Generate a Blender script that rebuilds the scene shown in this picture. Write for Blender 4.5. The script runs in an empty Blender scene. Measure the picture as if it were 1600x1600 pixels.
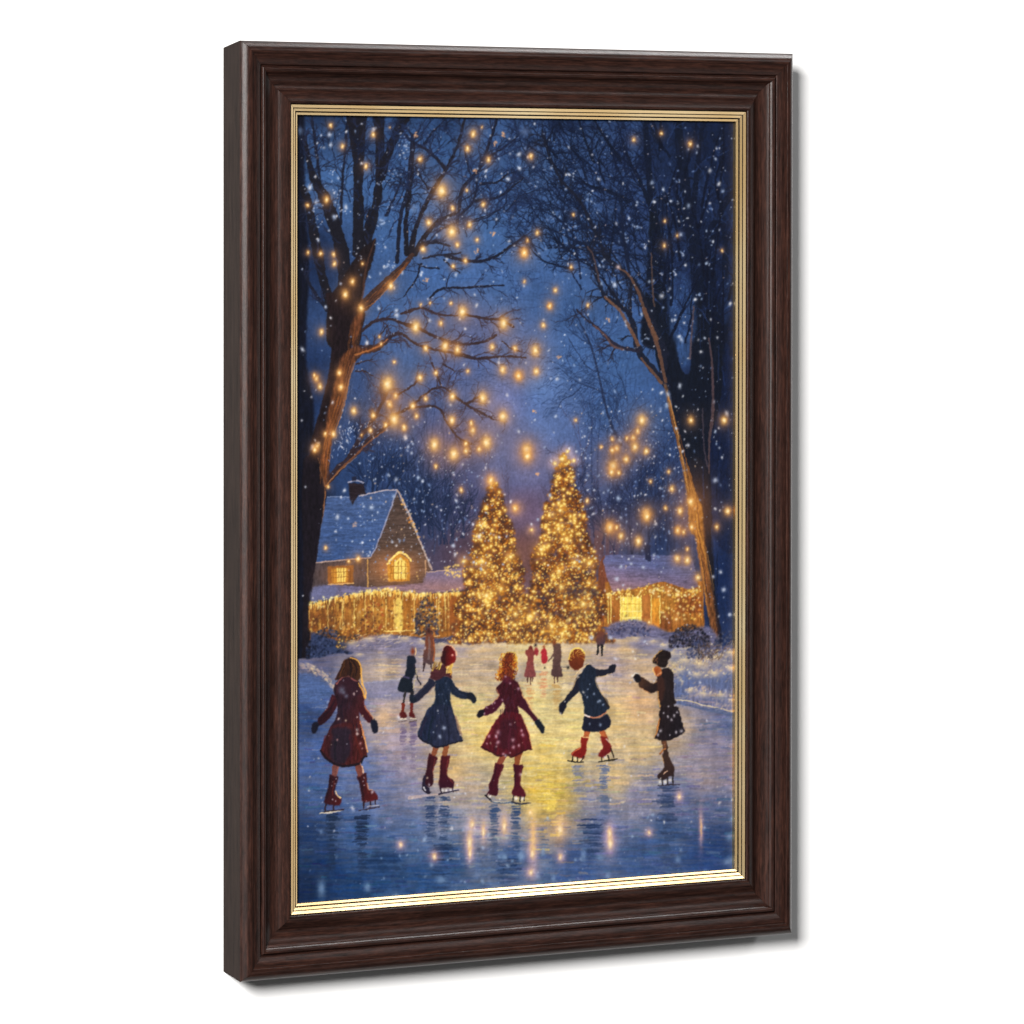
import bpy, math
import numpy as np
from mathutils import Matrix, Vector

# ---------------------------------------------------------------- camera, world, lamps, exposure
SC = bpy.context.scene
COL = SC.collection
MM = 0.0004                       # one drawing millimetre of the frame = 0.4 mm in the scene
ZC = 1.5                          # height of the picture's centre on the wall
cam = bpy.data.objects.new('camera', bpy.data.cameras.new('camera')); COL.objects.link(cam)
cam.data.sensor_width = 36; cam.data.lens = 213.2465; cam.data.clip_start = 0.05; cam.data.clip_end = 200
cam.data.shift_x = 0.00333; cam.data.shift_y = -0.16903
R_ = Vector((0.801289146, -0.598276775, 0.000777204)); U_ = Vector((0.00946615784, 0.0139771813, 0.999857505)); F_ = Vector((0.598202387, 0.801167610, -0.0168631460))
cam.matrix_world = Matrix(((R_.x, U_.x, -F_.x, -5879.834 * MM), (R_.y, U_.y, -F_.y, -7891.328 * MM), (R_.z, U_.z, -F_.z, 429.616 * MM + ZC), (0, 0, 0, 1)))
SC.camera = cam
W = bpy.data.worlds.new('World'); SC.world = W; W.use_nodes = True
W.node_tree.nodes['Background'].inputs[0].default_value = (1, 0.99, 0.98, 1)
W.node_tree.nodes['Background'].inputs[1].default_value = 0.025
def lamp_area(name, loc, target, sx, sy, power, col=(1, 1, 1)):
    l = bpy.data.lights.new(name, 'AREA'); l.shape = 'RECTANGLE'; l.size = sx; l.size_y = sy; l.energy = power; l.color = col
    o = bpy.data.objects.new(name, l); COL.objects.link(o); o.location = loc
    o.rotation_euler = (Vector(target) - Vector(loc)).to_track_quat('-Z', 'Y').to_euler()
    return o
lamp_area('key_softbox', (-4.85, -4.0, ZC + 1.75), (0, 0, ZC), 1.6, 1.7, 1050, (1, 0.985, 0.965))
lamp_area('overhead_strip_softbox', (1.7, -0.28, ZC + 2.2), (0, 0, ZC), 0.3, 0.8, 30)
lamp_area('front_right_gold_fill', (1.77, -1.93, ZC + 1.13), (0, 0, ZC - 0.25), 1.0, 0.42, 7)  # added fill, placed where the bottom gold trim mirrors it
lamp_area('right_gold_fill', (2.46, -0.57, ZC - 0.1), (0, 0, ZC), 0.6, 1.3, 2.6)  # added card of light for the left gold trim to reflect
lamp_area('low_gold_fill', (1.8, -1.8, ZC - 1.36), (0, 0, ZC + 0.25), 1.0, 0.6, 2.2)  # added from below so the top gold trim has something to reflect
lamp_area('front_gold_fill', (-0.06, -3.0, ZC - 0.1), (0, 0, ZC), 0.5, 1.2, 1.9)  # weak added fill that brightens the right gold trim
SC.view_settings.view_transform = 'Standard'; SC.view_settings.look = 'None'
SC.view_settings.exposure = 0; SC.view_settings.gamma = 1; SC.view_settings.use_curve_mapping = False
SC.cycles.use_denoising = True

# ---------------------------------------------------------------- helpers
def tag(o, label=None, cat=None, kind=None):
    if label: o['label'] = label
    if cat: o['category'] = cat
    if kind: o['kind'] = kind
def new_mat(name):
    m = bpy.data.materials.new(name); m.use_nodes = True
    nt = m.node_tree; return m, nt, nt.nodes['Principled BSDF']
def node(nt, typ, **kw):
    n = nt.nodes.new(typ)
    for k, v in kw.items():
        if k.startswith('i_'):
            key = k[2:]
            n.inputs[int(key) if key.isdigit() else key.replace('_', ' ')].default_value = v
        else: setattr(n, k, v)
    return n
def mesh_obj(name, verts, faces, mat, parent=None, sharp=32):
    me = bpy.data.meshes.new(name); me.from_pydata([tuple(v) for v in verts], [], faces); me.update()
    me.materials.append(mat)
    o = bpy.data.objects.new(name, me); COL.objects.link(o)
    if sharp:
        me.shade_smooth(); me.set_sharp_from_angle(angle=math.radians(sharp))
    if parent: o.parent = parent
    return o

# ---------------------------------------------------------------- the wall (setting)
wm, nt, b = new_mat('white_wall_paint')
b.inputs['Base Color'].default_value = (0.87, 0.87, 0.87, 1); b.inputs['Roughness'].default_value = 0.9
tc = node(nt, 'ShaderNodeTexCoord'); nz = node(nt, 'ShaderNodeTexNoise', i_Scale=420.0, i_Detail=3.0); bp = node(nt, 'ShaderNodeBump', i_Strength=0.08, i_Distance=0.0004)
nt.links.new(tc.outputs['Object'], nz.inputs['Vector']); nt.links.new(nz.outputs[0], bp.inputs['Height']); nt.links.new(bp.outputs[0], b.inputs['Normal'])
wx, wz = 6.0, 5.0
wall = mesh_obj('wall', [(-wx, 0, -wz + ZC), (wx, 0, -wz + ZC), (wx, 0, wz + ZC), (-wx, 0, wz + ZC), (-wx, .12, -wz + ZC), (wx, .12, -wz + ZC), (wx, .12, wz + ZC), (-wx, .12, wz + ZC)],
    [(0, 1, 2, 3), (5, 4, 7, 6), (4, 0, 3, 7), (1, 5, 6, 2), (3, 2, 6, 7), (4, 5, 1, 0)], wm, sharp=None)
tag(wall, kind='structure')

# ---------------------------------------------------------------- the framed picture
FW, FH, FD, TAP = 1113.48, 1470.0, 61.56, 9.6          # frame width, height, depth of the outer edge, how much the sides draw in towards the wall
root = bpy.data.objects.new('framed_picture', None); COL.objects.link(root); root.location = (0, -0.0004, ZC)
tag(root, 'tall dark brown wooden picture frame with gold inner trim round a snowy skating scene', 'framed picture')

wood, nt, b = new_mat('dark_walnut_wood')
tc = node(nt, 'ShaderNodeTexCoord'); oi = node(nt, 'ShaderNodeObjectInfo')
off = node(nt, 'ShaderNodeVectorMath', operation='SCALE'); off.inputs[0].default_value = (3.1, 7.7, 5.3); nt.links.new(oi.outputs['Random'], off.inputs['Scale'])
ad = node(nt, 'ShaderNodeVectorMath', operation='ADD'); nt.links.new(tc.outputs['Object'], ad.inputs[0]); nt.links.new(off.outputs[0], ad.inputs[1])
def grain(sx, sy, scale, detail, rough=.55, dist=0.0):
    mp = node(nt, 'ShaderNodeMapping'); mp.inputs['Scale'].default_value = (sx, sy, sy); nt.links.new(ad.outputs[0], mp.inputs['Vector'])
    n = node(nt, 'ShaderNodeTexNoise', i_Scale=scale, i_Detail=detail, i_Roughness=rough, i_Distortion=dist); nt.links.new(mp.outputs[0], n.inputs['Vector']); return n.outputs[0]
g1_ = grain(1.0, 16, 44, 6, .62, .25)          # long streaks
g2_ = grain(1.0, 5, 190, 4, .7)              # short pores
g3_ = grain(1.0, 4, 6, 3, .5, .8)            # broad tone
mx = node(nt, 'ShaderNodeMath', operation='MULTIPLY_ADD', i_1=0.75, i_2=0.0); nt.links.new(g1_, mx.inputs[0])
mx2 = node(nt, 'ShaderNodeMath', operation='MULTIPLY_ADD', i_1=0.45); nt.links.new(g2_, mx2.inputs[0]); nt.links.new(mx.outputs[0], mx2.inputs[2])
rp = node(nt, 'ShaderNodeValToRGB'); nt.links.new(mx2.outputs[0], rp.inputs[0])
rp.color_ramp.elements[0].position = 0.42; rp.color_ramp.elements[0].color = (0.0068, 0.0037, 0.0030, 1)
rp.color_ramp.elements[1].position = 0.80; rp.color_ramp.elements[1].color = (0.046, 0.0195, 0.0135, 1)
e = rp.color_ramp.elements.new(0.60); e.color = (0.0205, 0.0092, 0.0070, 1)
hs = node(nt, 'ShaderNodeMixRGB', blend_type='MULTIPLY', i_Fac=0.5); nt.links.new(rp.outputs[0], hs.inputs[1])
r2 = node(nt, 'ShaderNodeValToRGB'); r2.color_ramp.elements[0].color = (0.6, 0.5, 0.5, 1); r2.color_ramp.elements[0].position = .35; r2.color_ramp.elements[1].color = (1.25, 1.1, 1.05, 1); r2.color_ramp.elements[1].position = .65
nt.links.new(g3_, r2.inputs[0]); nt.links.new(r2.outputs[0], hs.inputs[2]); nt.links.new(hs.outputs[0], b.inputs['Base Color'])
b.inputs['Roughness'].default_value = 0.29; b.inputs['Specular IOR Level'].default_value = 0.21
bp = node(nt, 'ShaderNodeBump', i_Strength=0.22, i_Distance=0.0005); nt.links.new(mx2.outputs[0], bp.inputs['Height']); nt.links.new(bp.outputs[0], b.inputs['Normal'])

# the flat outer sides: darker, duller than the face, shade put into the colour
side, nt, b = new_mat('dull_shade_wood')
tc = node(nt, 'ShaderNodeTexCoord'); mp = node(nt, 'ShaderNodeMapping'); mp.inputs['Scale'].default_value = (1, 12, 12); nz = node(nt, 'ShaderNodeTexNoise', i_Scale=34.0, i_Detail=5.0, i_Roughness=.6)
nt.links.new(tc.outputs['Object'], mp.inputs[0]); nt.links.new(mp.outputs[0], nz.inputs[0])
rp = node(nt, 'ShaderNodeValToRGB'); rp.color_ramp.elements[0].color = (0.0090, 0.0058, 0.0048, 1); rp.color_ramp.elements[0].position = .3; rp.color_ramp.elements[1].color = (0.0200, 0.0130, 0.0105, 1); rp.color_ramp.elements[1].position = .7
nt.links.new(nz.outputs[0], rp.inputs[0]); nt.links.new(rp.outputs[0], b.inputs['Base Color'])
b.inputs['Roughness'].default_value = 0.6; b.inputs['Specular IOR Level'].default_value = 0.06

gold, nt, b = new_mat('polished_gold_leaf')
tc = node(nt, 'ShaderNodeTexCoord'); mp = node(nt, 'ShaderNodeMapping'); mp.inputs['Scale'].default_value = (1, 3, 3); nz = node(nt, 'ShaderNodeTexNoise', i_Scale=14.0, i_Detail=2.0)
nt.links.new(tc.outputs['Object'], mp.inputs[0]); nt.links.new(mp.outputs[0], nz.inputs[0])
rp = node(nt, 'ShaderNodeValToRGB'); rp.color_ramp.elements[0].color = (0.84, 0.57, 0.26, 1); rp.color_ramp.elements[0].position = .3; rp.color_ramp.elements[1].color = (0.98, 0.77, 0.45, 1); rp.color_ramp.elements[1].position = .7
nt.links.new(nz.outputs[0], rp.inputs[0]); nt.links.new(rp.outputs[0], b.inputs['Base Color'])
b.inputs['Metallic'].default_value = 1.0; b.inputs['Roughness'].default_value = 0.24

def spline(pts, n=4):
    P = np.array(pts, float); out = []
    Q = np.vstack([P[:1], P, P[-1:]])
    for i in range(1, len(Q) - 2):
        p0, p1, p2, p3 = Q[i - 1], Q[i], Q[i + 1], Q[i + 2]
        for k in range(n):
            t = k / n; out.append(.5 * (2 * p1 + (p2 - p0) * t + (2 * p0 - 5 * p1 + 4 * p2 - p3) * t * t + (3 * p1 - p0 - 3 * p2 + p3) * t ** 3))
    out.append(P[-1]); return [tuple(p) for p in out]
# moulding section: (distance in from the outer edge, height off the wall)
SECT = [(TAP, 0.6), (TAP * .5, 30), (0.3, 58.5)] + spline([(0.0, 60.6), (0.5, 61.9), (2.5, 64.4), (6, 67.6), (9, 69.7), (12, 70.9), (15, 71.3), (18, 71.0), (18.8, 70.6)], 4) \
    + spline([(19.2, 69.3), (22, 69.0), (27, 68.0), (33, 65.9), (36.2, 64.4), (36.8, 63.6)], 4) + [(37.0, 60.6), (39.4, 60.4)] \
    + spline([(39.8, 64.0), (41.0, 65.7), (43.2, 66.2), (46, 65.2), (48.6, 62.9), (49.6, 61.2)], 4) \
    + spline([(50.0, 60.2), (54, 57.3), (60, 54.4), (66, 53.1), (71, 53.3), (75.4, 54.6)], 5) \
    + spline([(75.8, 55.4), (80, 57.9), (85, 60.2), (90, 61.8), (93.4, 62.3), (95.6, 61.7), (96.6, 60.4)], 4) + [(96.9, 54.2), (97.9, 54.0), (97.9, 39.2), (86, 39.2), (86, 0.6)]
GOLD = [(98.1, 45.0), (98.1, 58.8), (98.5, 59.3), (102.9, 57.5), (103.1, 55.6), (104.3, 55.2), (104.5, 56.9), (108.3, 55.3), (108.5, 52.0), (110.5, 51.4), (110.7, 54.2), (114.1, 52.8), (114.5, 52.0), (114.5, 39.2), (98.1, 39.2)]
GROOVES = (3, 4, 5, 7, 8, 9)               # sunk lines between the gilded fillets, their shadow put in as dark colour
def rail(name, length, half_w, sect, mat, parent, rot, edge=None, groove=None):
    """one mitred length of moulding: runs along local X, its outer edge at local Z = half_w, faces -Y"""
    GAP = 0.28
    vs, fs = [], []; n = len(sect)
    for s in (-1, 1):
        for t, h in sect: vs.append((s * (length / 2 - t - GAP) * MM, -h * MM, (half_w - t) * MM))
    for i in range(n):
        j = (i + 1) % n; fs.append((i, j, n + j, n + i))
    fs += [tuple(range(n))[::-1], tuple(range(n, 2 * n))]
    o = mesh_obj(name, vs, fs, mat, parent, sharp=28 if edge else None)
    if edge:
        o.data.materials.append(edge)
        for i in range(3): o.data.polygons[i].material_index = 1
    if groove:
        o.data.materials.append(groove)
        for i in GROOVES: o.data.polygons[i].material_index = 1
    if rot: o.rotation_euler = (0, rot, 0)
    return o
for length, half, rot in ((FW, FH / 2, 0), (FH, FW / 2, math.pi / 2), (FW, FH / 2, math.pi), (FH, FW / 2, -math.pi / 2)):
    r = rail('frame_rail', length, half, SECT, wood, root, rot, side)
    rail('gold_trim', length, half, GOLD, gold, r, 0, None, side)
bm_, nt, b = new_mat('grey_backing_card'); b.inputs['Base Color'].default_value = (0.22, 0.17, 0.12, 1); b.inputs['Roughness'].default_value = .9
tc = node(nt, 'ShaderNodeTexCoord'); nz = node(nt, 'ShaderNodeTexNoise', i_Scale=300.0); rp = node(nt, 'ShaderNodeValToRGB'); rp.color_ramp.elements[0].color = (.16, .12, .08, 1); rp.color_ramp.elements[1].color = (.26, .20, .14, 1)
nt.links.new(tc.outputs['Object'], nz.inputs[0]); nt.links.new(nz.outputs[0], rp.inputs[0]); nt.links.new(rp.outputs[0], b.inputs['Base Color'])
bx, bz = (FW / 2 - 87) * MM, (FH / 2 - 87) * MM
y0, y1 = -37.5 * MM, -30 * MM
mesh_obj('backing_board', [(-bx, y0, -bz), (bx, y0, -bz), (bx, y0, bz), (-bx, y0, bz), (-bx, y1, -bz), (bx, y1, -bz), (bx, y1, bz), (-bx, y1, bz)],
    [(0, 1, 2, 3), (5, 4, 7, 6), (4, 0, 3, 7), (1, 5, 6, 2), (3, 2, 6, 7), (4, 5, 1, 0)], bm_, root, sharp=None)

# ---------------------------------------------------------------- the printed picture
# A flat print: an oil-painting style winter scene.  It is painted here stroke by stroke with numpy in the
# drawing's own units, then stored as a colour attribute on the print sheet.
AX0, AY0, AW, AH, SS = 458, 168, 708, 1262, 2          # drawing sheet: origin, size, samples per unit
RNG = np.random.default_rng(7)
def hexc(c): return np.array(c, np.float32) / 255.0
def vnoise(h, w, ch, cw, seed):
    r = np.random.default_rng(seed)
    gh, gw = int(h / ch) + 3, int(w / cw) + 3
    g = r.random((gh, gw)).astype(np.float32)
    y = np.arange(h) / ch; x = np.arange(w) / cw
    yi = y.astype(int); xi = x.astype(int)
    fy = (y - yi).astype(np.float32); fx = (x - xi).astype(np.float32)
    fy = (fy * fy * (3 - 2 * fy))[:, None]; fx = (fx * fx * (3 - 2 * fx))[None, :]
    a = g[yi][:, xi]; b = g[yi][:, xi + 1]; c = g[yi + 1][:, xi]; d = g[yi + 1][:, xi + 1]
    return (a * (1 - fx) + b * fx) * (1 - fy) + (c * (1 - fx) + d * fx) * fy - 0.5
HH, WW = AH * SS, AW * SS
IMG = np.zeros((HH, WW, 3), np.float32)
NF = vnoise(HH, WW, 5, 5, 1) + 0.7 * vnoise(HH, WW, 2.3, 2.3, 2)       # fine mottling
NV = vnoise(HH, WW, 16, 4, 3)                                         # upright brush marks
NH = vnoise(HH, WW, 3.2, 34, 4) + 0.8 * vnoise(HH, WW, 2, 12, 5) + .5 * vnoise(HH, WW, 9, 80, 6)   # level brush marks
def field(ctrl, power=3.0, step=8):
    """colour field through scattered control colours (inverse distance)"""
    P = np.array([c[:2] for c in ctrl], np.float32); C = np.array([c[2] for c in ctrl], np.float32) / 255
    hs, ws = HH // step + 2, WW // step + 2
    yy, xx = np.mgrid[0:hs, 0:ws].astype(np.float32) * step / SS
    xx += AX0; yy += AY0
    num = np.zeros((hs, ws, 3), np.float32); den = np.zeros((hs, ws, 1), np.float32)
    for p, c in zip(P, C):
        w = 1.0 / (((xx - p[0]) ** 2 + (yy - p[1]) ** 2 + 250) ** (power / 2))[..., None]
        num += w * c; den += w
    f = num / den
    y = np.arange(HH) / step; x = np.arange(WW) / step
    yi = y.astype(int); xi = x.astype(int); fy = (y - yi).astype(np.float32)[:, None, None]; fx = (x - xi).astype(np.float32)[None, :, None]
    return (f[yi][:, xi] * (1 - fx) + f[yi][:, xi + 1] * fx) * (1 - fy) + (f[yi + 1][:, xi] * (1 - fx) + f[yi + 1][:, xi + 1] * fx) * fy
def catmull(pts, closed=False, n=5):
    P = np.array(pts, np.float32)
    if len(P) < 3: return P
    Q = np.vstack([P[-1:], P, P[:2]]) if closed else np.vstack([2 * P[:1] - P[1:2], P, 2 * P[-1:] - P[-2:-1]])
    out = []
    for i in range(1, len(Q) - 2):
        p0, p1, p2, p3 = Q[i - 1], Q[i], Q[i + 1], Q[i + 2]
        for k in range(n):
            t = k / n
            out.append(0.5 * (2 * p1 + (p2 - p0) * t + (2 * p0 - 5 * p1 + 4 * p2 - p3) * t * t + (3 * p1 - p0 - 3 * p2 + p3) * t ** 3))
    if not closed: out.append(P[-1])
    return np.array(out, np.float32)
def box(x0, y0, x1, y1):
    a = max(0, int((x0 - AX0) * SS)); b = max(0, int((y0 - AY0) * SS))
    c = min(WW, int((x1 - AX0) * SS) + 2); d = min(HH, int((y1 - AY0) * SS) + 2)
    return (a, b, c, d) if c > a and d > b else None
def grid(bb):
    a, b, c, d = bb
    return (np.arange(a, c, dtype=np.float32) + .5)[None, :] / SS + AX0, (np.arange(b, d, dtype=np.float32) + .5)[:, None] / SS + AY0
def blur(m, r):
    r = int(round(r))
    if r < 1: return m
    k = 2 * r + 1
    for ax in (0, 1):
        for _ in range(2):
            p = np.pad(m, [(r + 1, r) if i == ax else (0, 0) for i in range(m.ndim)], mode='edge')
            c = np.cumsum(p, axis=ax)
            m = (np.take(c, range(k, c.shape[ax]), ax) - np.take(c, range(0, c.shape[ax] - k), ax)) / k
    return m
def pmask(pts, smooth=True, soft=0.0, pad=0):
    P = catmull(pts, True) if smooth else np.array(pts, np.float32)
    bb = box(P[:, 0].min() - 1 - pad, P[:, 1].min() - 1 - pad, P[:, 0].max() + 1 + pad, P[:, 1].max() + 1 + pad)
    if bb is None: return None, None
    a, b, c, d = bb
    m = np.zeros((d - b, c - a), np.float32)
    for oy in (.25, .75):
        ys = (np.arange(b, d) + oy) / SS + AY0
        for r, y in enumerate(ys):
            y0, y1 = P[:, 1], np.roll(P[:, 1], -1)
            k = ((y0 <= y) & (y1 > y)) | ((y1 <= y) & (y0 > y))
            if not k.any(): continue
            x0, x1 = P[:, 0][k], np.roll(P[:, 0], -1)[k]
            xs = np.sort(x0 + (y - y0[k]) / (y1[k] - y0[k]) * (x1 - x0))
            xs = (xs - AX0) * SS - a
            for s, e in zip(xs[0::2], xs[1::2]):
                s = max(0., min(c - a, s)); e = max(0., min(c - a, e))
                i, j = int(s), int(e)
                if i >= c - a: continue
                if i == j: m[r, i] += .5 * (e - s)
                else:
                    m[r, i] += .5 * (i + 1 - s); m[r, i + 1:j] += .5
                    if j < c - a: m[r, j] += .5 * (e - j)
    m = np.clip(m, 0, 1)
    if soft: m = blur(m, soft * SS)
    return bb, m
def comp(bb, m, col):
    a, b, c, d = bb
    v = IMG[b:d, a:c]
    v += m[..., None] * (col - v)
def fill(pts, col, a=1.0, soft=0.0, smooth=True, tex=0.10, nv=0.0, nh=0.0, grad=None):
    """grad = (colour2, x0, y0, x1, y1): blends from col at the first point to colour2 at the second"""
    bb, m = pmask(pts, smooth, soft, pad=soft * 3)
    if bb is None: return
    A, B, C_, D = bb
    c = np.broadcast_to(hexc(col), (D - B, C_ - A, 3)).copy()
    if grad:
        c2, x0, y0, x1, y1 = grad
        X, Y = grid(bb); L = (x1 - x0) ** 2 + (y1 - y0) ** 2
        t = np.clip(((X - x0) * (x1 - x0) + (Y - y0) * (y1 - y0)) / L, 0, 1)[..., None]
        c = c * (1 - t) + hexc(c2) * t
    n = 1 + tex * NF[B:D, A:C_] + nv * NV[B:D, A:C_] + nh * NH[B:D, A:C_]
    comp(bb, m * a, np.clip(c * n[..., None], 0, 1))
def stroke(pts, w, col, a=1.0, smooth=True, soft=0.7, tex=0.12):
    """w: one width or (start, end)"""
    P = catmull(pts, False, 4) if smooth and len(pts) > 2 else np.array(pts, np.float32)
    n = len(P)
    if np.isscalar(w): W = np.full(n, w, np.float32)
    else: W = np.interp(np.linspace(0, 1, n), np.linspace(0, 1, len(w)), w).astype(np.float32)
    mw = W.max() / 2 + soft + .5
    bb = box(P[:, 0].min() - mw, P[:, 1].min() - mw, P[:, 0].max() + mw, P[:, 1].max() + mw)
    if bb is None: return
    A, B, C_, D = bb
    M = np.zeros((D - B, C_ - A), np.float32)
    for i in range(n - 1):
        p, q = P[i], P[i + 1]; r = max(W[i], W[i + 1]) / 2 + soft + .3
        sb = box(min(p[0], q[0]) - r, min(p[1], q[1]) - r, max(p[0], q[0]) + r, max(p[1], q[1]) + r)
        if sb is None: continue
        X, Y = grid(sb)
        dx, dy = q - p; L = dx * dx + dy * dy + 1e-6
        t = np.clip(((X - p[0]) * dx + (Y - p[1]) * dy) / L, 0, 1)
        dist = np.sqrt((X - p[0] - t * dx) ** 2 + (Y - p[1] - t * dy) ** 2)
        m = np.clip(((W[i] + t * (W[i + 1] - W[i])) / 2 - dist) / soft + .5, 0, 1)
        s = M[sb[1] - B:sb[3] - B, sb[0] - A:sb[2] - A]
        np.maximum(s, m[:s.shape[0], :s.shape[1]], out=s)
    c = hexc(col) * (1 + tex * NF[B:D, A:C_])[..., None]
    comp(bb, M * a, np.clip(c, 0, 1))
def dot(x, y, rx, col, a=1.0, ry=None, p=2.0, ang=0.0):
    """soft dab of paint"""
    ry = ry or rx
    R = max(rx, ry) * 1.9
    bb = box(x - R, y - R, x + R, y + R)
    if bb is None: return
    X, Y = grid(bb); X = X - x; Y = Y - y
    if ang: X, Y = X * math.cos(ang) + Y * math.sin(ang), Y * math.cos(ang) - X * math.sin(ang)
    q = (X / rx) ** 2 + (Y / ry) ** 2
    comp(bb, a * np.exp(-q ** (p / 2) * 1.3), hexc(col))
def screen(x, y, r, col, a, ry=None):
    ry = ry or r
    bb = box(x - 2.2 * r, y - 2.2 * ry, x + 2.2 * r, y + 2.2 * ry)
    if bb is None: return
    A, B, C_, D = bb
    X, Y = grid(bb)
    g = a * np.exp(-(((X - x) / r) ** 2 + ((Y - y) / ry) ** 2) * 1.1)[..., None] * hexc(col)
    v = IMG[B:D, A:C_]; v[:] = 1 - (1 - v) * (1 - np.clip(g, 0, 1))
def Zm(ox, oy, s):
    return lambda *q: [(ox + s * q[i], oy + s * q[i + 1]) for i in range(0, len(q), 2)]
z1, z2, z3, z4 = Zm(460, 170, .225), Zm(810, 170, .225), Zm(460, 470, .225), Zm(810, 470, .225)
z5, z6, z7, z8 = Zm(460, 730, .225), Zm(810, 730, .225), Zm(460, 1080, .225), Zm(810, 1080, .225)
def lamp(x, y, r, big=False):
    """a painted fairy light: orange halo, golden body, pale core"""
    r *= 1.14
    dot(x, y, r * 2.0, (176, 116, 72), .40, r * 2.2, 1.3)
    dot(x, y, r * 1.0, (226, 148, 70), .72, r * 1.28, 1.6)
    dot(x, y, r * .56, (250, 206, 122), .92, r * .78)
    dot(x, y, r * .28, (255, 240, 196), .95, r * .36)
def flake(x, y, r, col=(225, 165, 115)):
    for k in range(7):
        a = RNG.random() * 6.28; q = r * RNG.uniform(.2, .9)
        dot(x + q * math.cos(a), y + q * math.sin(a) * 1.1, r * .35, col, .75)

# ---- sky and woods ------------------------------------------------------------------------------------
SKY = [(500,215,(44,74,125)),(530,280,(56,92,150)),(600,300,(54,90,148)),(560,210,(40,68,118)),(680,230,(48,82,138)),(760,230,(50,84,142)),
 (800,220,(50,80,132)),(640,330,(58,95,155)),(750,350,(58,95,155)),(700,430,(58,95,158)),(780,450,(62,98,160)),(620,480,(54,88,146)),
 (750,520,(72,92,146)),(800,560,(72,98,156)),(640,560,(56,88,146)),(700,600,(64,88,146)),(560,600,(40,68,122)),(790,620,(88,108,170)),
 (850,600,(84,118,182)),(860,660,(78,106,166)),(820,720,(84,98,152)),(780,700,(74,92,146)),(700,700,(72,80,128)),(600,700,(38,64,116)),
 (560,760,(36,62,112)),(650,780,(38,60,104)),(690,800,(44,56,96)),(720,780,(58,68,112)),(820,800,(84,74,104)),(815,860,(82,58,62)),
 (720,860,(62,52,70)),(930,760,(60,80,130)),(980,740,(56,80,136)),(1020,760,(40,68,122)),(960,820,(46,56,96)),(1040,830,(32,54,102)),
 (930,850,(84,62,70)),(840,250,(54,84,136)),(900,230,(48,76,128)),(880,300,(54,84,138)),(950,260,(44,70,122)),(1000,350,(36,58,106)),
 (1060,300,(36,60,110)),(1100,300,(32,54,100)),(860,380,(58,94,154)),(860,450,(56,90,150)),(900,480,(54,88,146)),(900,560,(62,98,160)),
 (960,560,(56,92,152)),(960,620,(58,94,156)),(1000,640,(52,86,146)),(1062,500,(46,80,140)),(1140,400,(24,44,90)),(1140,700,(17,32,70)),
 (1140,900,(18,38,82)),(1110,600,(15,28,62)),(480,400,(22,40,78)),(480,600,(24,44,86)),(480,800,(15,22,42)),(1000,900,(40,60,110)),
 (620,880,(40,50,85)),(500,180,(26,46,84)),(700,180,(34,60,106)),(900,180,(30,52,94)),(1100,180,(22,40,78)),(1150,250,(16,30,62))]
IMG[:] = field(SKY, 3.2)
IMG *= (1.06 + .08 * NF + .10 * NV + .12 * vnoise(HH, WW, 40, 40, 11))[..., None]
np.clip(IMG, 0, 1, out=IMG)
# far twigs: a recursive brush
def branch(x, y, ang, ln, w, depth, col, a, curl=.25, spread=.55, kids=3, up=0.0, jit=0):
    pts = [(x, y)]; n = 4; c = RNG.normal(0, curl)
    for i in range(n):
        ang += c / n + RNG.normal(0, .10) + up * math.sin(-math.pi / 2 - ang)
        x += ln / n * math.cos(ang); y += ln / n * math.sin(ang); pts.append((x, y))
    cc = np.array(col) * RNG.uniform(.85, 1.15)
    stroke(pts, (w, max(.5, w * .55)), cc, a, smooth=False, soft=.8)
    if depth <= 0: return
    for k in range(kids):
        i = RNG.integers(1, n + 1)
        branch(*pts[i], ang + RNG.choice([-1, 1]) * RNG.uniform(.25, spread), ln * RNG.uniform(.5, .8), max(.5, w * .62), depth - 1, col, a, curl, spread, kids, up)
for k in range(90):
    x = RNG.choice([RNG.uniform(560, 735), RNG.uniform(905, 1085), RNG.uniform(720, 930)], p=[.4, .4, .2]); y0 = RNG.uniform(820, 890); h = RNG.uniform(60, 240) * (.6 if 720 < x < 905 else 1)
    c = (62, 58, 86) if 715 < x < 925 else [(30, 46, 88), (24, 38, 74), (52, 76, 128)][k % 3]
    stroke([(x, y0), (x + RNG.normal(0, 4), y0 - h * .5), (x + RNG.normal(0, 8), y0 - h)], (RNG.uniform(2, 5), 1), c, .42)
    branch(x, y0 - h * .6, -1.57 + RNG.normal(0, .3), h * .35, 1.6, 2, c, .5, .4, .6, 3)
# background trees on the left, between the trunk and the fir trees
for bx, by, h in ((566,765,60),(585,772,75),(602,770,80),(618,768,95),(640,800,110),(660,830,150),(676,840,120),(648,850,120),(690,850,140),(705,850,100),(575,700,60),(560,690,50),(720,840,90)):
    for k in range(3):
        branch(bx + RNG.normal(0, 5), by, -1.57 + RNG.normal(0, .12), h * RNG.uniform(.35, .5), 2.6, 3, (24, 40, 76), .75, .3, .5, 3, .05)
for k in range(60):   # pale snow on twigs
    x, y = RNG.uniform(555, 700), RNG.uniform(690, 850)
    stroke([(x, y), (x + RNG.normal(0, 3), y - RNG.uniform(5, 16))], .9, (88, 115, 172), .5)
for k in range(70):
    x, y = RNG.uniform(535, 600), RNG.uniform(585, 700)
    stroke([(x, y), (x + RNG.normal(0, 4), y - RNG.uniform(5, 16))], 1.1, (26, 42, 80) if k % 3 else (80, 105, 160), .5)
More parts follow.
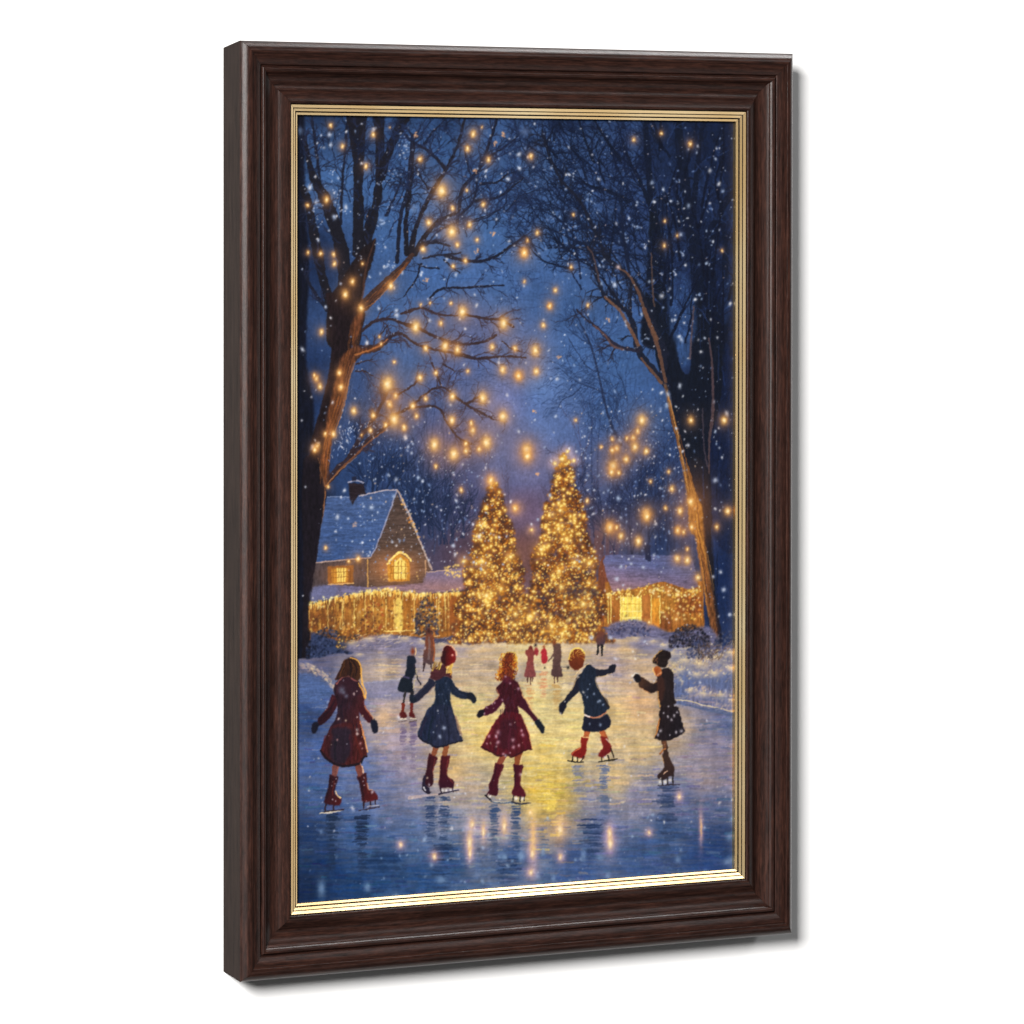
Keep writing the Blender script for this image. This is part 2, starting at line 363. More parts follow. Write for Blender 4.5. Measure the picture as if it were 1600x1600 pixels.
# background trees on the right
for bx, by, h in ((960,880,200),(985,870,240),(1010,860,220),(1030,850,180),(945,850,150),(925,840,120),(1045,860,200),(900,800,130),(1000,820,150)):
    for k in range(2):
        branch(bx + RNG.normal(0, 4), by, -1.57 + RNG.normal(0, .1), h * RNG.uniform(.3, .42), 2.4, 4, (26, 40, 78), .62, .3, .5, 3, .04)
for bx, by, an in ((985,700,-2.0),(970,620,-2.2),(945,560,-2.4),(930,600,-2.6),(920,545,-2.5),(965,660,-2.1)):
    for k in range(3):
        branch(bx + RNG.normal(0, 6), by + RNG.normal(0, 6), an + RNG.normal(0, .25), 46, 2.0, 3, (34, 56, 102), .6, .5, .6, 3, -.03)
stroke(z4(710,1000,650,880,600,720,560,540,500,310,430,160,380,60), (4.5, 2), (32, 46, 82), .9)
stroke(z4(600,640,500,600,400,560,300,480), (3, 1), (34, 52, 92), .85)
stroke(z4(560,500,480,460,400,350,340,250), (2.6, 1), (34, 52, 92), .85)
stroke(z4(430,600,380,650,300,690,265,760), (2.4, 1), (34, 52, 92), .8)
for k in range(130):   # drooping fans of fine twigs
    x, y = z4(RNG.uniform(230, 600), RNG.uniform(380, 800))[0]
    L = RNG.uniform(10, 26)
    stroke([(x, y), (x - L * .5, y - L * .1), (x - L, y + L * RNG.uniform(.1, .6))], .9, (42, 66, 116), .55)
    if k % 2: stroke([(x, y - 3), (x - L * .5, y - L * .1 - 3), (x - L, y + L * .3 - 3)], .8, (96, 128, 188), .35)
# dense twigs in the upper right, growing from the limbs up and to the left
for k in range(190):
    x, y = z2(RNG.uniform(60, 1000), RNG.uniform(80, 1050))[0]
    branch(x, y, -2.2 + RNG.normal(0, .35), RNG.uniform(22, 46), RNG.uniform(1.4, 2.6), 2, [(15, 27, 57), (20, 36, 74), (12, 22, 46)][k % 3], .74, .4, .6, 3)
for k in range(40):
    x, y = z2(RNG.uniform(0, 480), RNG.uniform(80, 800))[0]
    branch(x, y, RNG.choice([-2.4, -.7, 2.6, -1.9]) + RNG.normal(0, .3), RNG.uniform(14, 28), 1.3, 2, (22, 40, 80), .6, .5, .6, 3)
for k in range(50):
    x, y = RNG.uniform(790, 830), RNG.uniform(190, 480)
    branch(x, y, RNG.uniform(-3.1, 3.1), 14, 1.0, 2, (26, 46, 90), .6, .5, .7, 3)
for k in range(120):  # cool light between the twigs
    x, y = z2(RNG.uniform(0, 1200), RNG.uniform(80, 1300))[0]
    dot(x, y, RNG.uniform(1.2, 3.2), (64, 98, 158), RNG.uniform(.15, .5), RNG.uniform(2, 6), ang=RNG.normal(.6, .5))
for k in range(110):   # whispy arcs in the middle sky
    x, y = RNG.uniform(690, 850), RNG.uniform(380, 640)
    L = RNG.uniform(12, 40); s = RNG.choice([-1, 1])
    stroke([(x, y), (x + s * L * .5, y - RNG.uniform(1, 5)), (x + s * L, y + RNG.uniform(-4, 6))], .9, (40, 60, 108), .45)
# warm haze of the lamps in the sky
for x, y, r in ((690,300,26),(705,350,28),(720,490,40),(650,510,36),(790,510,36),(605,600,44),(615,650,46),(700,560,50),(830,560,40),(755,690,44),(690,700,40),(820,705,36),(990,680,40),(960,715,34),(770,640,40)):
    screen(x, y, r * .9, (112, 66, 36), .13)

def limb(pts, w, col, a=.95, twigs=1.0, tcol=None, up=.0):
    """a bough with an uneven edge, a fine tip and side twigs"""
    P = catmull(pts, False, 5); n = len(P)
    P = P + np.stack([RNG.normal(0, .35, n), RNG.normal(0, .35, n)], 1).astype(np.float32)
    ww = np.interp(np.linspace(0, 1, n), np.linspace(0, 1, len(w)), w) * RNG.uniform(.82, 1.15, n)
    stroke(P, tuple(ww), col, a, smooth=False)
    for k in range(int(n * .5)):           # snow caught on the bough
        i = RNG.integers(0, n); q = P[i] + (RNG.normal(0, 1.6), -ww[i] * .4 + RNG.normal(0, 1))
        if RNG.random() < .55: dot(q[0], q[1], RNG.uniform(.7, 1.7), [(150, 172, 216), (206, 212, 232), (120, 146, 200), (206, 180, 170)][k % 4], .7, RNG.uniform(.7, 1.4))
    L = np.hypot(*(P[-1] - P[0])); d = P[-1] - P[0]; base = math.atan2(d[1], d[0])
    for k in range(int(twigs * L / 11)):
        i = RNG.integers(n // 4, n); q = P[i]
        branch(q[0], q[1], base + RNG.choice([-1, 1]) * RNG.uniform(.3, 1.0), RNG.uniform(9, 26), max(1.1, min(2.6, ww[i] * .5)), 2, tcol or col, .78, .45, .7, 2, up)

# ---- the big tree on the right ------------------------------------------------------------------------
DK = (15, 25, 48)
fill(z4(1320,1100,1270,700,1290,300,1300,0,1540,0,1540,1620,1340,1620), (16, 30, 64), .85, 2, nv=.35)
fill(z2(1540,80,1540,1600,1080,1600,1040,1200,940,700,860,420,900,80), (17, 30, 62), .62, 5, nv=.45)
for bx, w0, w1, p in ((0,16,9,(1010,1600,1000,1300,960,1000,930,700,900,400,880,80)),(0,30,12,(1310,1600,1290,1300,1230,1000,1170,700,1140,400,1100,80)),
    (0,26,8,(1330,1500,1320,1000,1390,740,1500,560)),(0,13,6,(1230,1300,1210,900,1230,500,1280,80)),(0,10,5,(1430,1600,1440,1000,1400,600,1420,80)),
    (0,7,3,(960,800,840,500,760,350,700,150)),(0,7,3,(760,640,600,560,500,540,440,500)),(0,6,3,(700,350,600,200,520,80)),(0,6,2,(520,370,470,240,420,80)),
    (0,6,3,(1150,700,1020,640,940,600)),(0,5,2,(1050,330,960,220,920,120))):
    limb(z2(*p), (w0, w1), DK, .92, .8, (18, 28, 54), .04)
fill(z4(850,0,1050,0,1100,330,1130,480,1190,480,1200,160,1225,0,1400,0,1420,300,1400,700,1330,1000,1340,1600,1250,1600,1180,1200,1110,1000,1040,600,980,500,930,280), (16, 24, 42), 1, .6, nv=.25)
fill(z2(860,1640,868,1350,890,1100,900,880,915,700,950,700,985,850,1010,1000,1035,1150,1062,1400,1085,1640), (16, 24, 42), 1, 1, nv=.3)
fill(z6(1300,0,1345,500,1370,900,1410,1180,1390,1260,1340,1250,1270,640,1180,0), (22, 26, 40), 1, .8, nv=.2)
fill(z4(1050,0,1210,0,1195,220,1180,420,1130,440,1090,280), (46, 76, 130), .9, 2.5, nv=.4)          # sky gap between the stems
fill(z2(1040,1180,1140,1150,1215,1330,1215,1600,1075,1600,1045,1400), (44, 74, 130), .85, 3, nv=.4)
fill(z2(1000,820,1060,800,1110,860,1080,960,1020,920), (38, 66, 122), .6, 2)
fill(z2(1395,430,1425,480,1400,600,1375,640,1380,520), (38, 64, 118), .55, 2.5)
fill(z2(1420,1260,1470,1150,1470,1400,1430,1500,1400,1400), (32, 58, 112), .55, 3)
for k in range(60):
    x, y = RNG.uniform(1088, 1152), RNG.uniform(200, 980)
    stroke([(x, y), (x + RNG.normal(0, 1.5), y + RNG.uniform(20, 60))], RNG.uniform(1, 2.4), (30, 54, 108) if k % 2 else (10, 18, 38), .45)
for k in range(90):
    x, y = z2(RNG.uniform(620, 1540), RNG.uniform(60, 1500))[0]
    branch(x, y, RNG.choice([-1.57, -2.2, -1.1]) + RNG.normal(0, .25), RNG.uniform(20, 44), RNG.uniform(1.2, 3), 2, [(14, 24, 50), (18, 32, 66), (36, 60, 112)][k % 3], .7, .3, .5, 3)
for k in range(70):
    x, y = z2(RNG.uniform(1030, 1240), RNG.uniform(1080, 1600))[0]
    branch(x, y, -1.57 + RNG.normal(0, .6), RNG.uniform(8, 18), 1.1, 1, (26, 44, 88), .6, .5, .6, 3)
for k in range(34):
    x, y = RNG.uniform(870, 1060), RNG.uniform(240, 470); a_ = -2.25 + RNG.normal(0, .35); L = RNG.uniform(50, 120); b_ = RNG.normal(0, .25)
    limb([(x, y), (x + L * .5 * math.cos(a_), y + L * .5 * math.sin(a_)), (x + L * math.cos(a_ + b_), y + L * math.sin(a_ + b_))], (RNG.uniform(2.4, 4.6), 2.4, 1), [(13, 23, 48), (18, 31, 64)][k % 2], .85, .8, (16, 28, 58))
for k in range(26):
    x, y = RNG.uniform(1010, 1150), RNG.uniform(230, 560); a_ = -1.5 + RNG.normal(0, .22); L = RNG.uniform(60, 150)
    limb([(x, y), (x + L * .5 * math.cos(a_) + RNG.normal(0, 4), y + L * .5 * math.sin(a_)), (x + L * math.cos(a_), y + L * math.sin(a_))], (RNG.uniform(3, 6.5), 3.4, 1.4), (12, 20, 42), .85, .7, (16, 28, 58))
# limbs
LB = (24, 30, 50)
limb(z2(1010,1700,930,1500,870,1350,800,1200,700,1110,600,1020,540,880,430,650,300,500,200,300,165,150), (15, 13, 9, 7, 6, 5, 4, 3), LB)
limb(z2(560,930,420,930,320,880,150,815), (6, 4, 2), (20, 34, 66))
limb(z2(540,900,470,840,380,740,250,680), (5, 3, 1.5), (20, 34, 66))
limb(z4(1030,600,900,440,830,340,780,120,700,30,600,-30), (11, 10, 8, 7), LB)
limb(z2(640,1350,590,1290,550,1180,500,1000,470,950), (7, 6, 4), LB)
limb(z4(830,350,700,320,640,280,560,200,470,130,400,60), (6, 6, 4, 3), (36, 36, 56))
limb(z2(780,1450,775,1300,780,1200,740,1000), (4, 3), LB); limb(z2(780,1200,730,900,720,760,700,600), (5, 3), (20, 32, 62))
limb(z4(990,540,1010,420,960,300,870,60), (12, 8), LB)
# brown edges that catch the lamp light
BR = (100, 71, 56)
stroke(z2(960,1600,880,1420,830,1270,760,1150,700,1110), (6, 5, 4, 3), BR, .85)
stroke(z4(1020,560,960,300,870,60), (5, 6, 7), (104, 72, 56), .85)
stroke(z2(830,1640,780,1540,700,1400,600,1310), (6, 4), (112, 78, 58), .85)
stroke(z2(560,1200,520,1030,480,960), (2.5, 2), (92, 70, 64), .7)
stroke(z4(990,570,900,460,850,400), (5, 3), (112, 78, 58), .8)
stroke(z4(720,340,650,310,600,240,520,170), (4, 2.5), (104, 74, 66), .75)
stroke(z2(940,1370,930,1250,920,1000), (3, 2), (92, 70, 60), .75)
stroke(z4(1190,400,1200,220,1215,40), (3.5, 2.5), (92, 68, 62), .7)
stroke(z4(1320,260,1340,420,1350,640,1345,800,1325,960,1320,1200), (2.5, 4, 5, 2), (86, 66, 68), .8)
stroke(z4(1275,750,1285,1000,1310,1150), (2, 2.5), (70, 62, 76), .7)
# the glowing trunk
fill(z4(1005,575,1035,605,1066,760,1100,900,1150,1130,1215,1300,1262,1420,1270,1600,1190,1600,1170,1380,1118,1050,1064,850,1024,660), (92, 66, 48), 1, .8, nv=.6, grad=((142, 92, 46), 1045, 640, 1088, 800))
fill(z6(1185,230,1265,250,1290,480,1325,760,1358,960,1390,1200,1388,1255,1342,1250,1330,1100,1290,900,1250,640,1215,400), (152, 94, 44), 1, .8, nv=.7, grad=((104, 64, 40), 1085, 800, 1118, 1000))
for k in range(80):
    o = RNG.uniform(-.55, .6); c = [(214, 146, 66), (104, 60, 36), (72, 44, 34), (186, 118, 52), (134, 80, 42), (58, 38, 34)][k % 6]
    a0 = RNG.uniform(0, .75); b0 = a0 + RNG.uniform(.08, .25)
    line = catmull(z4(1020,620,1065,800,1110,960,1150,1130,1205,1330,1230,1560) + z6(1285,640,1320,860,1355,1060,1368,1230)); n = len(line)
    i0_, i1_ = int(a0 * (n - 1)), max(int(a0 * (n - 1)) + 3, int(b0 * n))
    seg = line[i0_:min(i1_, n)].copy(); wv = np.linspace(4, 17, n)[i0_:min(i1_, n)]; seg[:, 0] += o * wv
    if len(seg) > 1: stroke(seg, (.6, RNG.uniform(.9, 2), .6), c, .55, smooth=False)
fill(z6(1290,430,1330,760,1370,960,1400,1170,1393,1250,1365,1000,1325,760,1282,460), (46, 32, 36), .75, 1.5)
stroke(z4(1030,620,1070,780,1106,940,1140,1110,1180,1330), (1, 1.8, 1.4, 2, 1), (214, 156, 84), .6)
screen(1086, 800, 34, (200, 105, 30), .4, 60)

# ---- the big tree on the left -------------------------------------------------------------------------
TK = (24, 24, 34)
fill([(458,168),(474,168),(476,300),(482,420),(478,560),(490,640),(486,760),(490,800),(480,1000),(484,1050),(458,1060)], (14, 18, 34), .95, 1.5, nv=.4)
for w, p in (((14,10),(290,1500,190,1150,140,900,90,640,60,560)),((5,4),(230,1400,120,1250,60,1120)),((4,3),(180,540,150,300,130,150,120,60)),((3.4,2.4),(320,800,330,500,350,280,365,80)),
             ((16,18,14,7,5),(345,1250,330,1000,220,650,130,480,90,330,70,200)),((15,14,14,26),(440,1000,440,700,440,380,430,60)),((11,11,12,13),(480,1010,560,700,590,400,585,60)),
             ((12,10,15),(600,480,660,280,760,60)),((8,6),(530,720,500,820,480,1000)),((5,5,6,7,4),(710,1060,735,750,790,550,815,300,820,180)),((7,6,4),(775,1010,775,780,795,600,825,400)),
             ((8,6,5,4,3),(800,1010,850,800,940,600,1050,420,1130,250,1185,60)),((8,6,4),(830,1010,900,890,1000,780,1130,720)),((5,5,5,4,3),(1130,790,1160,570,1270,430,1330,300,1410,60)),
             ((4,3),(1130,750,1240,640,1270,480)),((6,5,2),(880,950,960,925,1080,950)),((5,4,4),(1040,410,940,300,830,240,770,180)),((3,2),(930,560,860,450,840,400)),
             ((3,2),(630,740,700,600,740,480)),((3,2),(1210,430,1190,350,1185,290)),((3,2),(900,240,960,160,1040,80)),((5,4,2),(1260,640,1420,610,1590,480)),((4,2),(1290,520,1400,510,1480,450)),
             ((3,2),(1350,330,1450,270,1530,210)),((5,4,3),(1040,1020,1250,1060,1400,1020,1600,880)),((3,2),(890,1040,980,1020,1150,1000)),((2.5,1.5),(1040,1050,1090,1100,1140,1140)),
             ((2.5,1.5),(880,1080,830,1200,760,1300)),((2.6,3,2),(940,1310,1020,1250,1200,1240,1450,1225)),((2.5,1.5),(1000,1110,900,1100,860,1080)),((2,1.4),(1250,770,1360,730,1450,680))):
    limb(z1(*p), tuple(q * 1.12 + .3 for q in w), TK if w[0] > 6 else (24, 28, 46), .96, .55 if w[0] > 8 else 1.0, (30, 38, 66))
for k in range(150):
    x, y = z1(RNG.uniform(560, 1640), RNG.uniform(40, 900))[0]
    branch(x, y, RNG.uniform(-2.6, -.4), RNG.uniform(12, 30), RNG.uniform(1.2, 2.2), 2, [(26, 40, 76), (32, 50, 94), (20, 30, 58)][k % 3], .68, .5, .6, 3)
for k in range(40):
    x, y = z1(RNG.uniform(60, 560), RNG.uniform(40, 900))[0]
    branch(x, y, -1.57 + RNG.normal(0, .5), RNG.uniform(14, 34), RNG.uniform(1.2, 2.4), 2, [(22, 34, 66), (18, 26, 50)][k % 2], .7, .4, .5, 3)
for k in range(20):
    x, y = z1(RNG.uniform(500, 1500), RNG.uniform(200, 950))[0]; a_ = -1.0 + RNG.normal(0, .45); L = RNG.uniform(30, 80); b_ = RNG.normal(0, .35)
    limb([(x, y), (x + L * .5 * math.cos(a_), y + L * .5 * math.sin(a_)), (x + L * math.cos(a_ + b_), y + L * math.sin(a_ + b_))], (RNG.uniform(1.8, 3.4), 2, 1), [(22, 32, 60), (28, 42, 80)][k % 2], .8, 1.0, (28, 42, 80))
# body of the trunk
fill(z1(330,1180,460,980,510,940,560,900,555,1000,500,1180,470,1300,480,1400,450,1640,380,1640,230,1640,235,1350), (30, 24, 28), 1, .6, nv=.3)
fill(z3(230,-60,480,60,440,240,395,310,420,380,370,480,345,580,320,740,280,860,260,940,240,1060,215,1290,200,1420,170,1640,60,1640,90,1300,110,1000,190,700,250,400,240,100), (30, 22, 26), 1, .6, nv=.4)
fill(z5(60,-40,210,60,205,300,160,640,120,900,105,1300,80,1430,50,1400,60,800), (24, 20, 28), 1, .6, nv=.4)
# branches that carry the lights
for w, p in (((15,12,9,6,4),(400,390,460,340,560,330,620,290,680,240,740,225)),((4,3),(470,210,560,140,690,130,800,180)),((4,3,2),(740,90,880,50,1000,95,1130,105)),
             ((4,4,3),(720,150,860,190,1000,260,1150,300,1290,290,1400,240)),((4,3),(1170,90,1300,120,1430,135,1520,180)),((3.5,3),(760,240,850,300,1000,345,1170,370)),
             ((5,4,3,2),(1130,370,1260,400,1420,385,1600,395)),((9,9,7,5,4),(215,1270,300,1170,420,1060,520,960,620,880,690,830)),((6,5,4),(380,1080,470,930,560,800,640,640)),
             ((4,3,2),(690,790,800,740,900,650,1000,600,1080,630)),((3,2),(720,650,800,600,870,540)),((4,3,2),(1090,650,1190,720,1300,780,1380,825)),((3,2),(1190,720,1270,670,1300,670)),
             ((3.4,2),(830,740,990,740,1060,850,1140,950,1240,1000)),((2.4,1.6),(950,430,990,520,1020,600)),((2,1.4),(590,240,650,160)),((2.2,1.4),(1030,440,1110,490)),((2,1.4),(1440,280,1500,330,1560,350)),
             ((2,1.2),(430,440,480,420,540,410)),((2,1.2),(420,490,490,490,540,520))):
    limb(z3(*p), tuple(q * 1.1 + .4 for q in w), (46, 34, 38), .95, 1.1, (50, 42, 56))
for p in ((830,740),(990,720),(1060,640),(600,640),(1100,850),(640,700),(1250,960),(1180,720),(980,520)):
    for k in range(4):
        x, y = z3(*p)[0]
        branch(x + RNG.normal(0, 6), y + RNG.normal(0, 6), RNG.uniform(-2.8, .4), RNG.uniform(10, 18), 1.1, 2, (52, 44, 62), .55, .5, .7, 2)
# copper light along the trunk and limb
stroke(z1(480,1370,570,1275,680,1165,760,1085,815,1015), (17, 16, 12, 9, 7), (58, 40, 36), .95, tex=.3)
for k in range(44):
    t = RNG.random(); line = catmull(z1(480,1380,570,1290,680,1180,760,1095,815,1025)); n = len(line); i_ = int(t * (n - 5)); seg = line[i_:i_ + RNG.integers(3, 6)].copy(); seg += RNG.uniform(-5, 5) * (1 - .5 * t) * np.array([.6, .8], np.float32)
    stroke(seg, (.6, RNG.uniform(1, 2.4), .6), [(124, 72, 40), (90, 54, 38), (150, 88, 44), (44, 32, 34)][k % 4], .6, smooth=False)
stroke(z1(480,1390,570,1330,690,1195,760,1110), (1, 2, .8), (176, 106, 52), .6)
stroke(z1(560,900,500,1080,475,1280,460,1360), (2, 4, 2), (80, 52, 42), .6)
fill(z3(470,80,455,200,420,300,500,330,590,300,560,345,460,375,420,420,375,560,340,720,290,870,262,950,235,1130,215,1280,180,1140,205,960,235,760,290,520,330,380,400,320,390,200,420,110), (100, 58, 36), .85, 1.6, nv=.7, grad=((128, 74, 40), 545, 560, 505, 720))
for k in range(100):
    line = catmull(z3(430,160,405,330,355,500,320,660,280,820,240,960,215,1120,205,1270)); n = len(line)
    i0 = RNG.integers(0, n - 4); i1 = min(n, i0 + RNG.integers(4, 9)); seg = line[i0:i1].copy(); seg[:, 0] += RNG.uniform(-9, 7)
    stroke(seg, (.6, RNG.uniform(1, 2), .6), [(166, 98, 46), (70, 40, 28), (48, 30, 28), (134, 78, 40)][k % 4], .5, smooth=False)
stroke(z3(420,420,375,560,345,720,300,850,262,950), (1, 2, 1), (196, 120, 54), .6)
stroke(z3(215,1290,300,1185,420,1075,520,975,640,890), (2, 3, 3, 2), (128, 78, 48), .75)
stroke(z3(225,1270,300,1190,430,1085), (.9, 1.1), (196, 144, 96), .6)
stroke(z3(420,375,500,350,590,310,640,270), (3, 2), (176, 108, 60), .8)
stroke(z5(210,150,200,300,160,640,125,880,108,1200), (2, 3, 3, 2), (92, 60, 42), .75)
stroke(z5(212,170,203,300,163,640,128,880), (1.2, 1.6, 1), (190, 126, 76), .6)
stroke(z3(165,1090,180,1180,215,1290), (1.6, 1.2), (120, 80, 56), .7)
stroke(z3(730,760,745,870,730,1000), 1, (80, 100, 150), .5)

def leafy(x0, y0, x1, y1, n, cols, r=(1, 2.4), pw=1.0):
    for k in range(n):
        u, v = RNG.random(), RNG.random()
        w = 1 - abs(2 * u - 1) ** 2 * .6
        x = x0 + (x1 - x0) * u; y = y1 - (y1 - y0) * v ** pw * w
        dot(x, y, RNG.uniform(*r), cols[RNG.integers(len(cols))], RNG.uniform(.5, .95), RNG.uniform(*r), ang=RNG.random() * 3)
# ---- cottage on the left ------------------------------------------------------------------------------
fill(z5(710,180,800,360,905,610,945,715,912,730,910,810,510,845,505,640,545,600,640,350), (78, 62, 56), 1, .3, smooth=False, nh=.30)
fill(z5(150,650,520,630,512,850,120,860,130,760), (62, 54, 58), 1, .3, smooth=False, nv=.35)
screen(617, 888, 42, (190, 95, 30), .85, 26); screen(532, 898, 32, (150, 80, 35), .6, 20)
fill(z5(225,203,380,203,450,200,600,168,712,155,640,360,560,570,528,622,150,662,180,420), (66, 92, 146), 1, .3, smooth=False, nh=.22, grad=((56, 86, 146), 560, 770, 540, 870))
for k in range(30):
    x, y = z5(RNG.uniform(190, 600), RNG.uniform(220, 620))[0]
    stroke([(x, y), (x + RNG.uniform(6, 22), y - RNG.uniform(0, 2))], RNG.uniform(.8, 1.6), (84, 112, 166) if k % 2 else (48, 74, 130), .45)
stroke(z5(228,206,380,208), 1.4, (120, 140, 185), .8); stroke(z5(450,200,600,166,712,154), 2, (186, 172, 176), .9)
stroke(z5(712,156,640,360,560,565,530,620), (2, 2.4, 1.6), (150, 150, 178), .9, smooth=False)
stroke(z5(150,662,330,645,525,628), (2.2, 2), (176, 146, 132), .95)
stroke(z5(715,160,800,340,880,540,950,710), (2.6, 3.2, 2.6), (176, 152, 140), .95, smooth=False)
for k in range(46):
    t = RNG.random() ** .8; x, y = z5(735 + 130 * t, 230 + 250 * t)[0]
    dot(x + RNG.normal(0, 2), y + RNG.normal(0, 2.2), RNG.uniform(.8, 1.7), [(250, 200, 110), (222, 140, 60), (190, 160, 140)][k % 3], .85)
fill(z5(375,110,480,115,492,188,440,192,400,265,382,215), (38, 30, 36), 1, .3, smooth=False, nh=.3); stroke(z5(372,104,430,94,478,106), 2.6, (150, 152, 178), .95)
fill(z5(395,70,430,60,430,95,398,98), (30, 34, 56), .9, .4, smooth=False)
stroke(z5(505,640,508,850), 2, (214, 160, 84), .8); stroke(z5(908,650,912,800), 2, (196, 150, 110), .8)
# windows
fill(z5(228,690,408,680,405,805,232,812), (150, 92, 44), 1, .4, smooth=False); fill(z5(255,705,372,698,370,800,260,806), (196, 132, 52), 1, .3, smooth=False)
fill(z5(290,700,355,698,352,795,292,798), (246, 208, 104), 1, .5, smooth=False)
for x in (268, 305, 322, 340, 385): stroke(z5(x,700,x,803), 1.0, (120, 70, 30), .7)
for y in (730, 765): stroke(z5(258,y,372,y-4), 1.0, (120, 70, 30), .7)
stroke(z5(230,815,406,805), 1.8, (232, 180, 110), .9)
fill(z5(640,680,672,630,732,600,790,640,800,690,796,790,650,795), (206, 138, 52), 1, .6, smooth=False)
fill(z5(690,660,735,625,775,660,775,775,690,780), (248, 214, 110), 1, .5, smooth=False)
for x in (668, 690, 720, 742, 770): stroke(z5(x,650,x-2,785), 1.2, (140, 84, 30), .75)
for y in (690, 735): stroke(z5(670,y,790,y), 1.0, (140, 84, 30), .65)
stroke(z5(640,672,690,620,735,592,790,625,808,650), (2.5, 3.4, 2.5), (252, 214, 120), .95)
for k in range(30):
    x, y = z5(RNG.uniform(590, 860), RNG.uniform(660, 790))[0]; dot(x, y, RNG.uniform(.8, 2), (250, 205, 110), .6)
# snowy porch roofs
fill(z5(112,935,130,835,260,815,505,835,700,820,908,800,918,735,1060,712,1175,700,1190,850,900,880,620,850,500,862,300,905), (104, 100, 136), 1, .6, smooth=False, nh=.25, grad=((138, 108, 116), 560, 915, 580, 940))
fill(z5(112,930,130,838,240,822,300,850,250,900), (98, 106, 152), .8, 1.5)
fill(z5(918,738,1060,714,1170,712,1180,840,920,835), (112, 104, 138), .9, .8, grad=((150, 112, 112), 690, 895, 690, 920))
stroke(z5(920,728,1000,722,1090,708), 1.6, (200, 165, 140), .8)
# glowing porch
fill(z5(95,960,300,905,500,868,640,850,900,882,1180,860,1190,1150,1000,1190,620,1160,360,1230,95,1130), (118, 70, 36), 1, 1, smooth=False, nv=.5, grad=((150, 92, 40), 490, 980, 620, 960))
for k in range(130):
    x = RNG.uniform(100, 1150); top = np.interp(x, [100, 300, 500, 640, 900, 1150], [965, 915, 880, 870, 890, 890])
    xx, yy = z5(x, top + RNG.uniform(0, 140))[0]; L = RNG.uniform(6, 34)
    c = [(226, 178, 80), (112, 60, 28), (196, 130, 50), (92, 52, 30), (240, 206, 120)][k % 5]
    stroke([(xx, yy), (xx + RNG.normal(0, .8), yy + L * .7)], RNG.uniform(1, 3), c, .42)
for k in range(90):
    x, y = z5(RNG.uniform(110, 1150), RNG.uniform(950, 1140))[0]
    dot(x, y, RNG.uniform(1.5, 5), [(96, 52, 28), (70, 42, 34), (140, 76, 30), (214, 150, 60)][k % 4], .5, RNG.uniform(2, 7))
for x in (230, 330, 412, 490, 545, 632, 690, 740, 830, 985, 1000, 1045, 1070):
    stroke(z5(x,920 if x > 300 else 960,x + 2,1125), (2, 1.4), (244, 210, 118), .6)
fill(z5(1075,930,1150,920,1150,1140,1080,1140), (140, 74, 36), .8, 1)
fill(z5(700,930,745,925,748,1120,700,1125), (250, 214, 104), .8, .8); fill(z5(755,930,800,930,800,1120,758,1120), (150, 86, 34), .7, 1)
for k in range(4): stroke(z5(620 + k * 12,1140,860,1132), 1.6, (250, 214, 120), .5)
for k in range(190):  # garland along the eaves
    x = RNG.uniform(105, 1160); y = np.interp(x, [105, 300, 500, 640, 900, 1160], [955, 905, 868, 862, 885, 870]) + RNG.normal(0, 11)
    xx, yy = z5(x, y)[0]; dot(xx, yy, RNG.uniform(1, 2.6), [(255, 226, 120), (248, 196, 84), (255, 240, 170)][k % 3], .85)
for k in range(150):
    x = RNG.uniform(105, 1160); y = np.interp(x, [105, 300, 500, 640, 900, 1160], [955, 905, 868, 862, 885, 870])
    xx, yy = z5(x, y)[0]; stroke([(xx, yy), (xx + RNG.normal(0, .4), yy + RNG.uniform(3, 12))], (1.6, .8), [(255, 230, 140), (246, 200, 96), (226, 160, 66)][k % 3], .7)
for k in range(70):
    x, y = z5(RNG.uniform(100, 1160), RNG.uniform(1020, 1150))[0]
    dot(x, y, RNG.uniform(2, 6), [(92, 52, 30), (60, 42, 40), (120, 66, 30)][k % 3], .5, RNG.uniform(2, 5))
for k in range(40):
    x, y = z5(RNG.uniform(1040, 1170), RNG.uniform(680, 760))[0]; dot(x, y, RNG.uniform(1, 2.2), (250, 205, 110), .8)
screen(590, 965, 70, (220, 140, 40), .35, 28)
for k in range(260):
    x = RNG.uniform(105, 1160); y = RNG.uniform(930, 1150)
    dot(*z5(x, y)[0], RNG.uniform(.8, 2.1), [(252, 214, 110), (176, 110, 46), (96, 56, 34), (72, 46, 36), (255, 234, 160)][k % 5], .7)
# wreath, bushes, small trees
for k in range(60):
    a = RNG.random() * 6.28; x, y = z5(555 + 55 * math.cos(a), 1040 + 100 * math.sin(a))[0]
    dot(x, y, RNG.uniform(1, 2.4), [(176, 80, 40), (150, 70, 40), (240, 190, 90), (90, 50, 36)][k % 4], .7)
leafy(478, 980, 545, 1035, 420, [(26, 36, 66), (18, 26, 50), (44, 62, 104), (70, 86, 130), (20, 28, 48)])
leafy(525, 990, 572, 1014, 130, [(60, 50, 50), (40, 36, 46), (90, 70, 50)])
for k in range(60):
    x, y = RNG.uniform(525, 612), RNG.uniform(982, 1012); dot(x, y, RNG.uniform(.8, 2), [(250, 212, 110), (226, 160, 70)][k % 2], .85)
leafy(560, 950, 590, 1005, 120, [(110, 60, 36), (150, 84, 40), (70, 46, 40)])
for x, y in z5(830,1150,905,905,985,1150,920,1130): pass
leafy(648, 930, 685, 992, 260, [(34, 40, 62), (26, 30, 48), (62, 70, 104), (46, 44, 52)], pw=1.2)
for k in range(14): dot(RNG.uniform(652, 682), RNG.uniform(940, 985), 1.6, (250, 206, 110), .8)

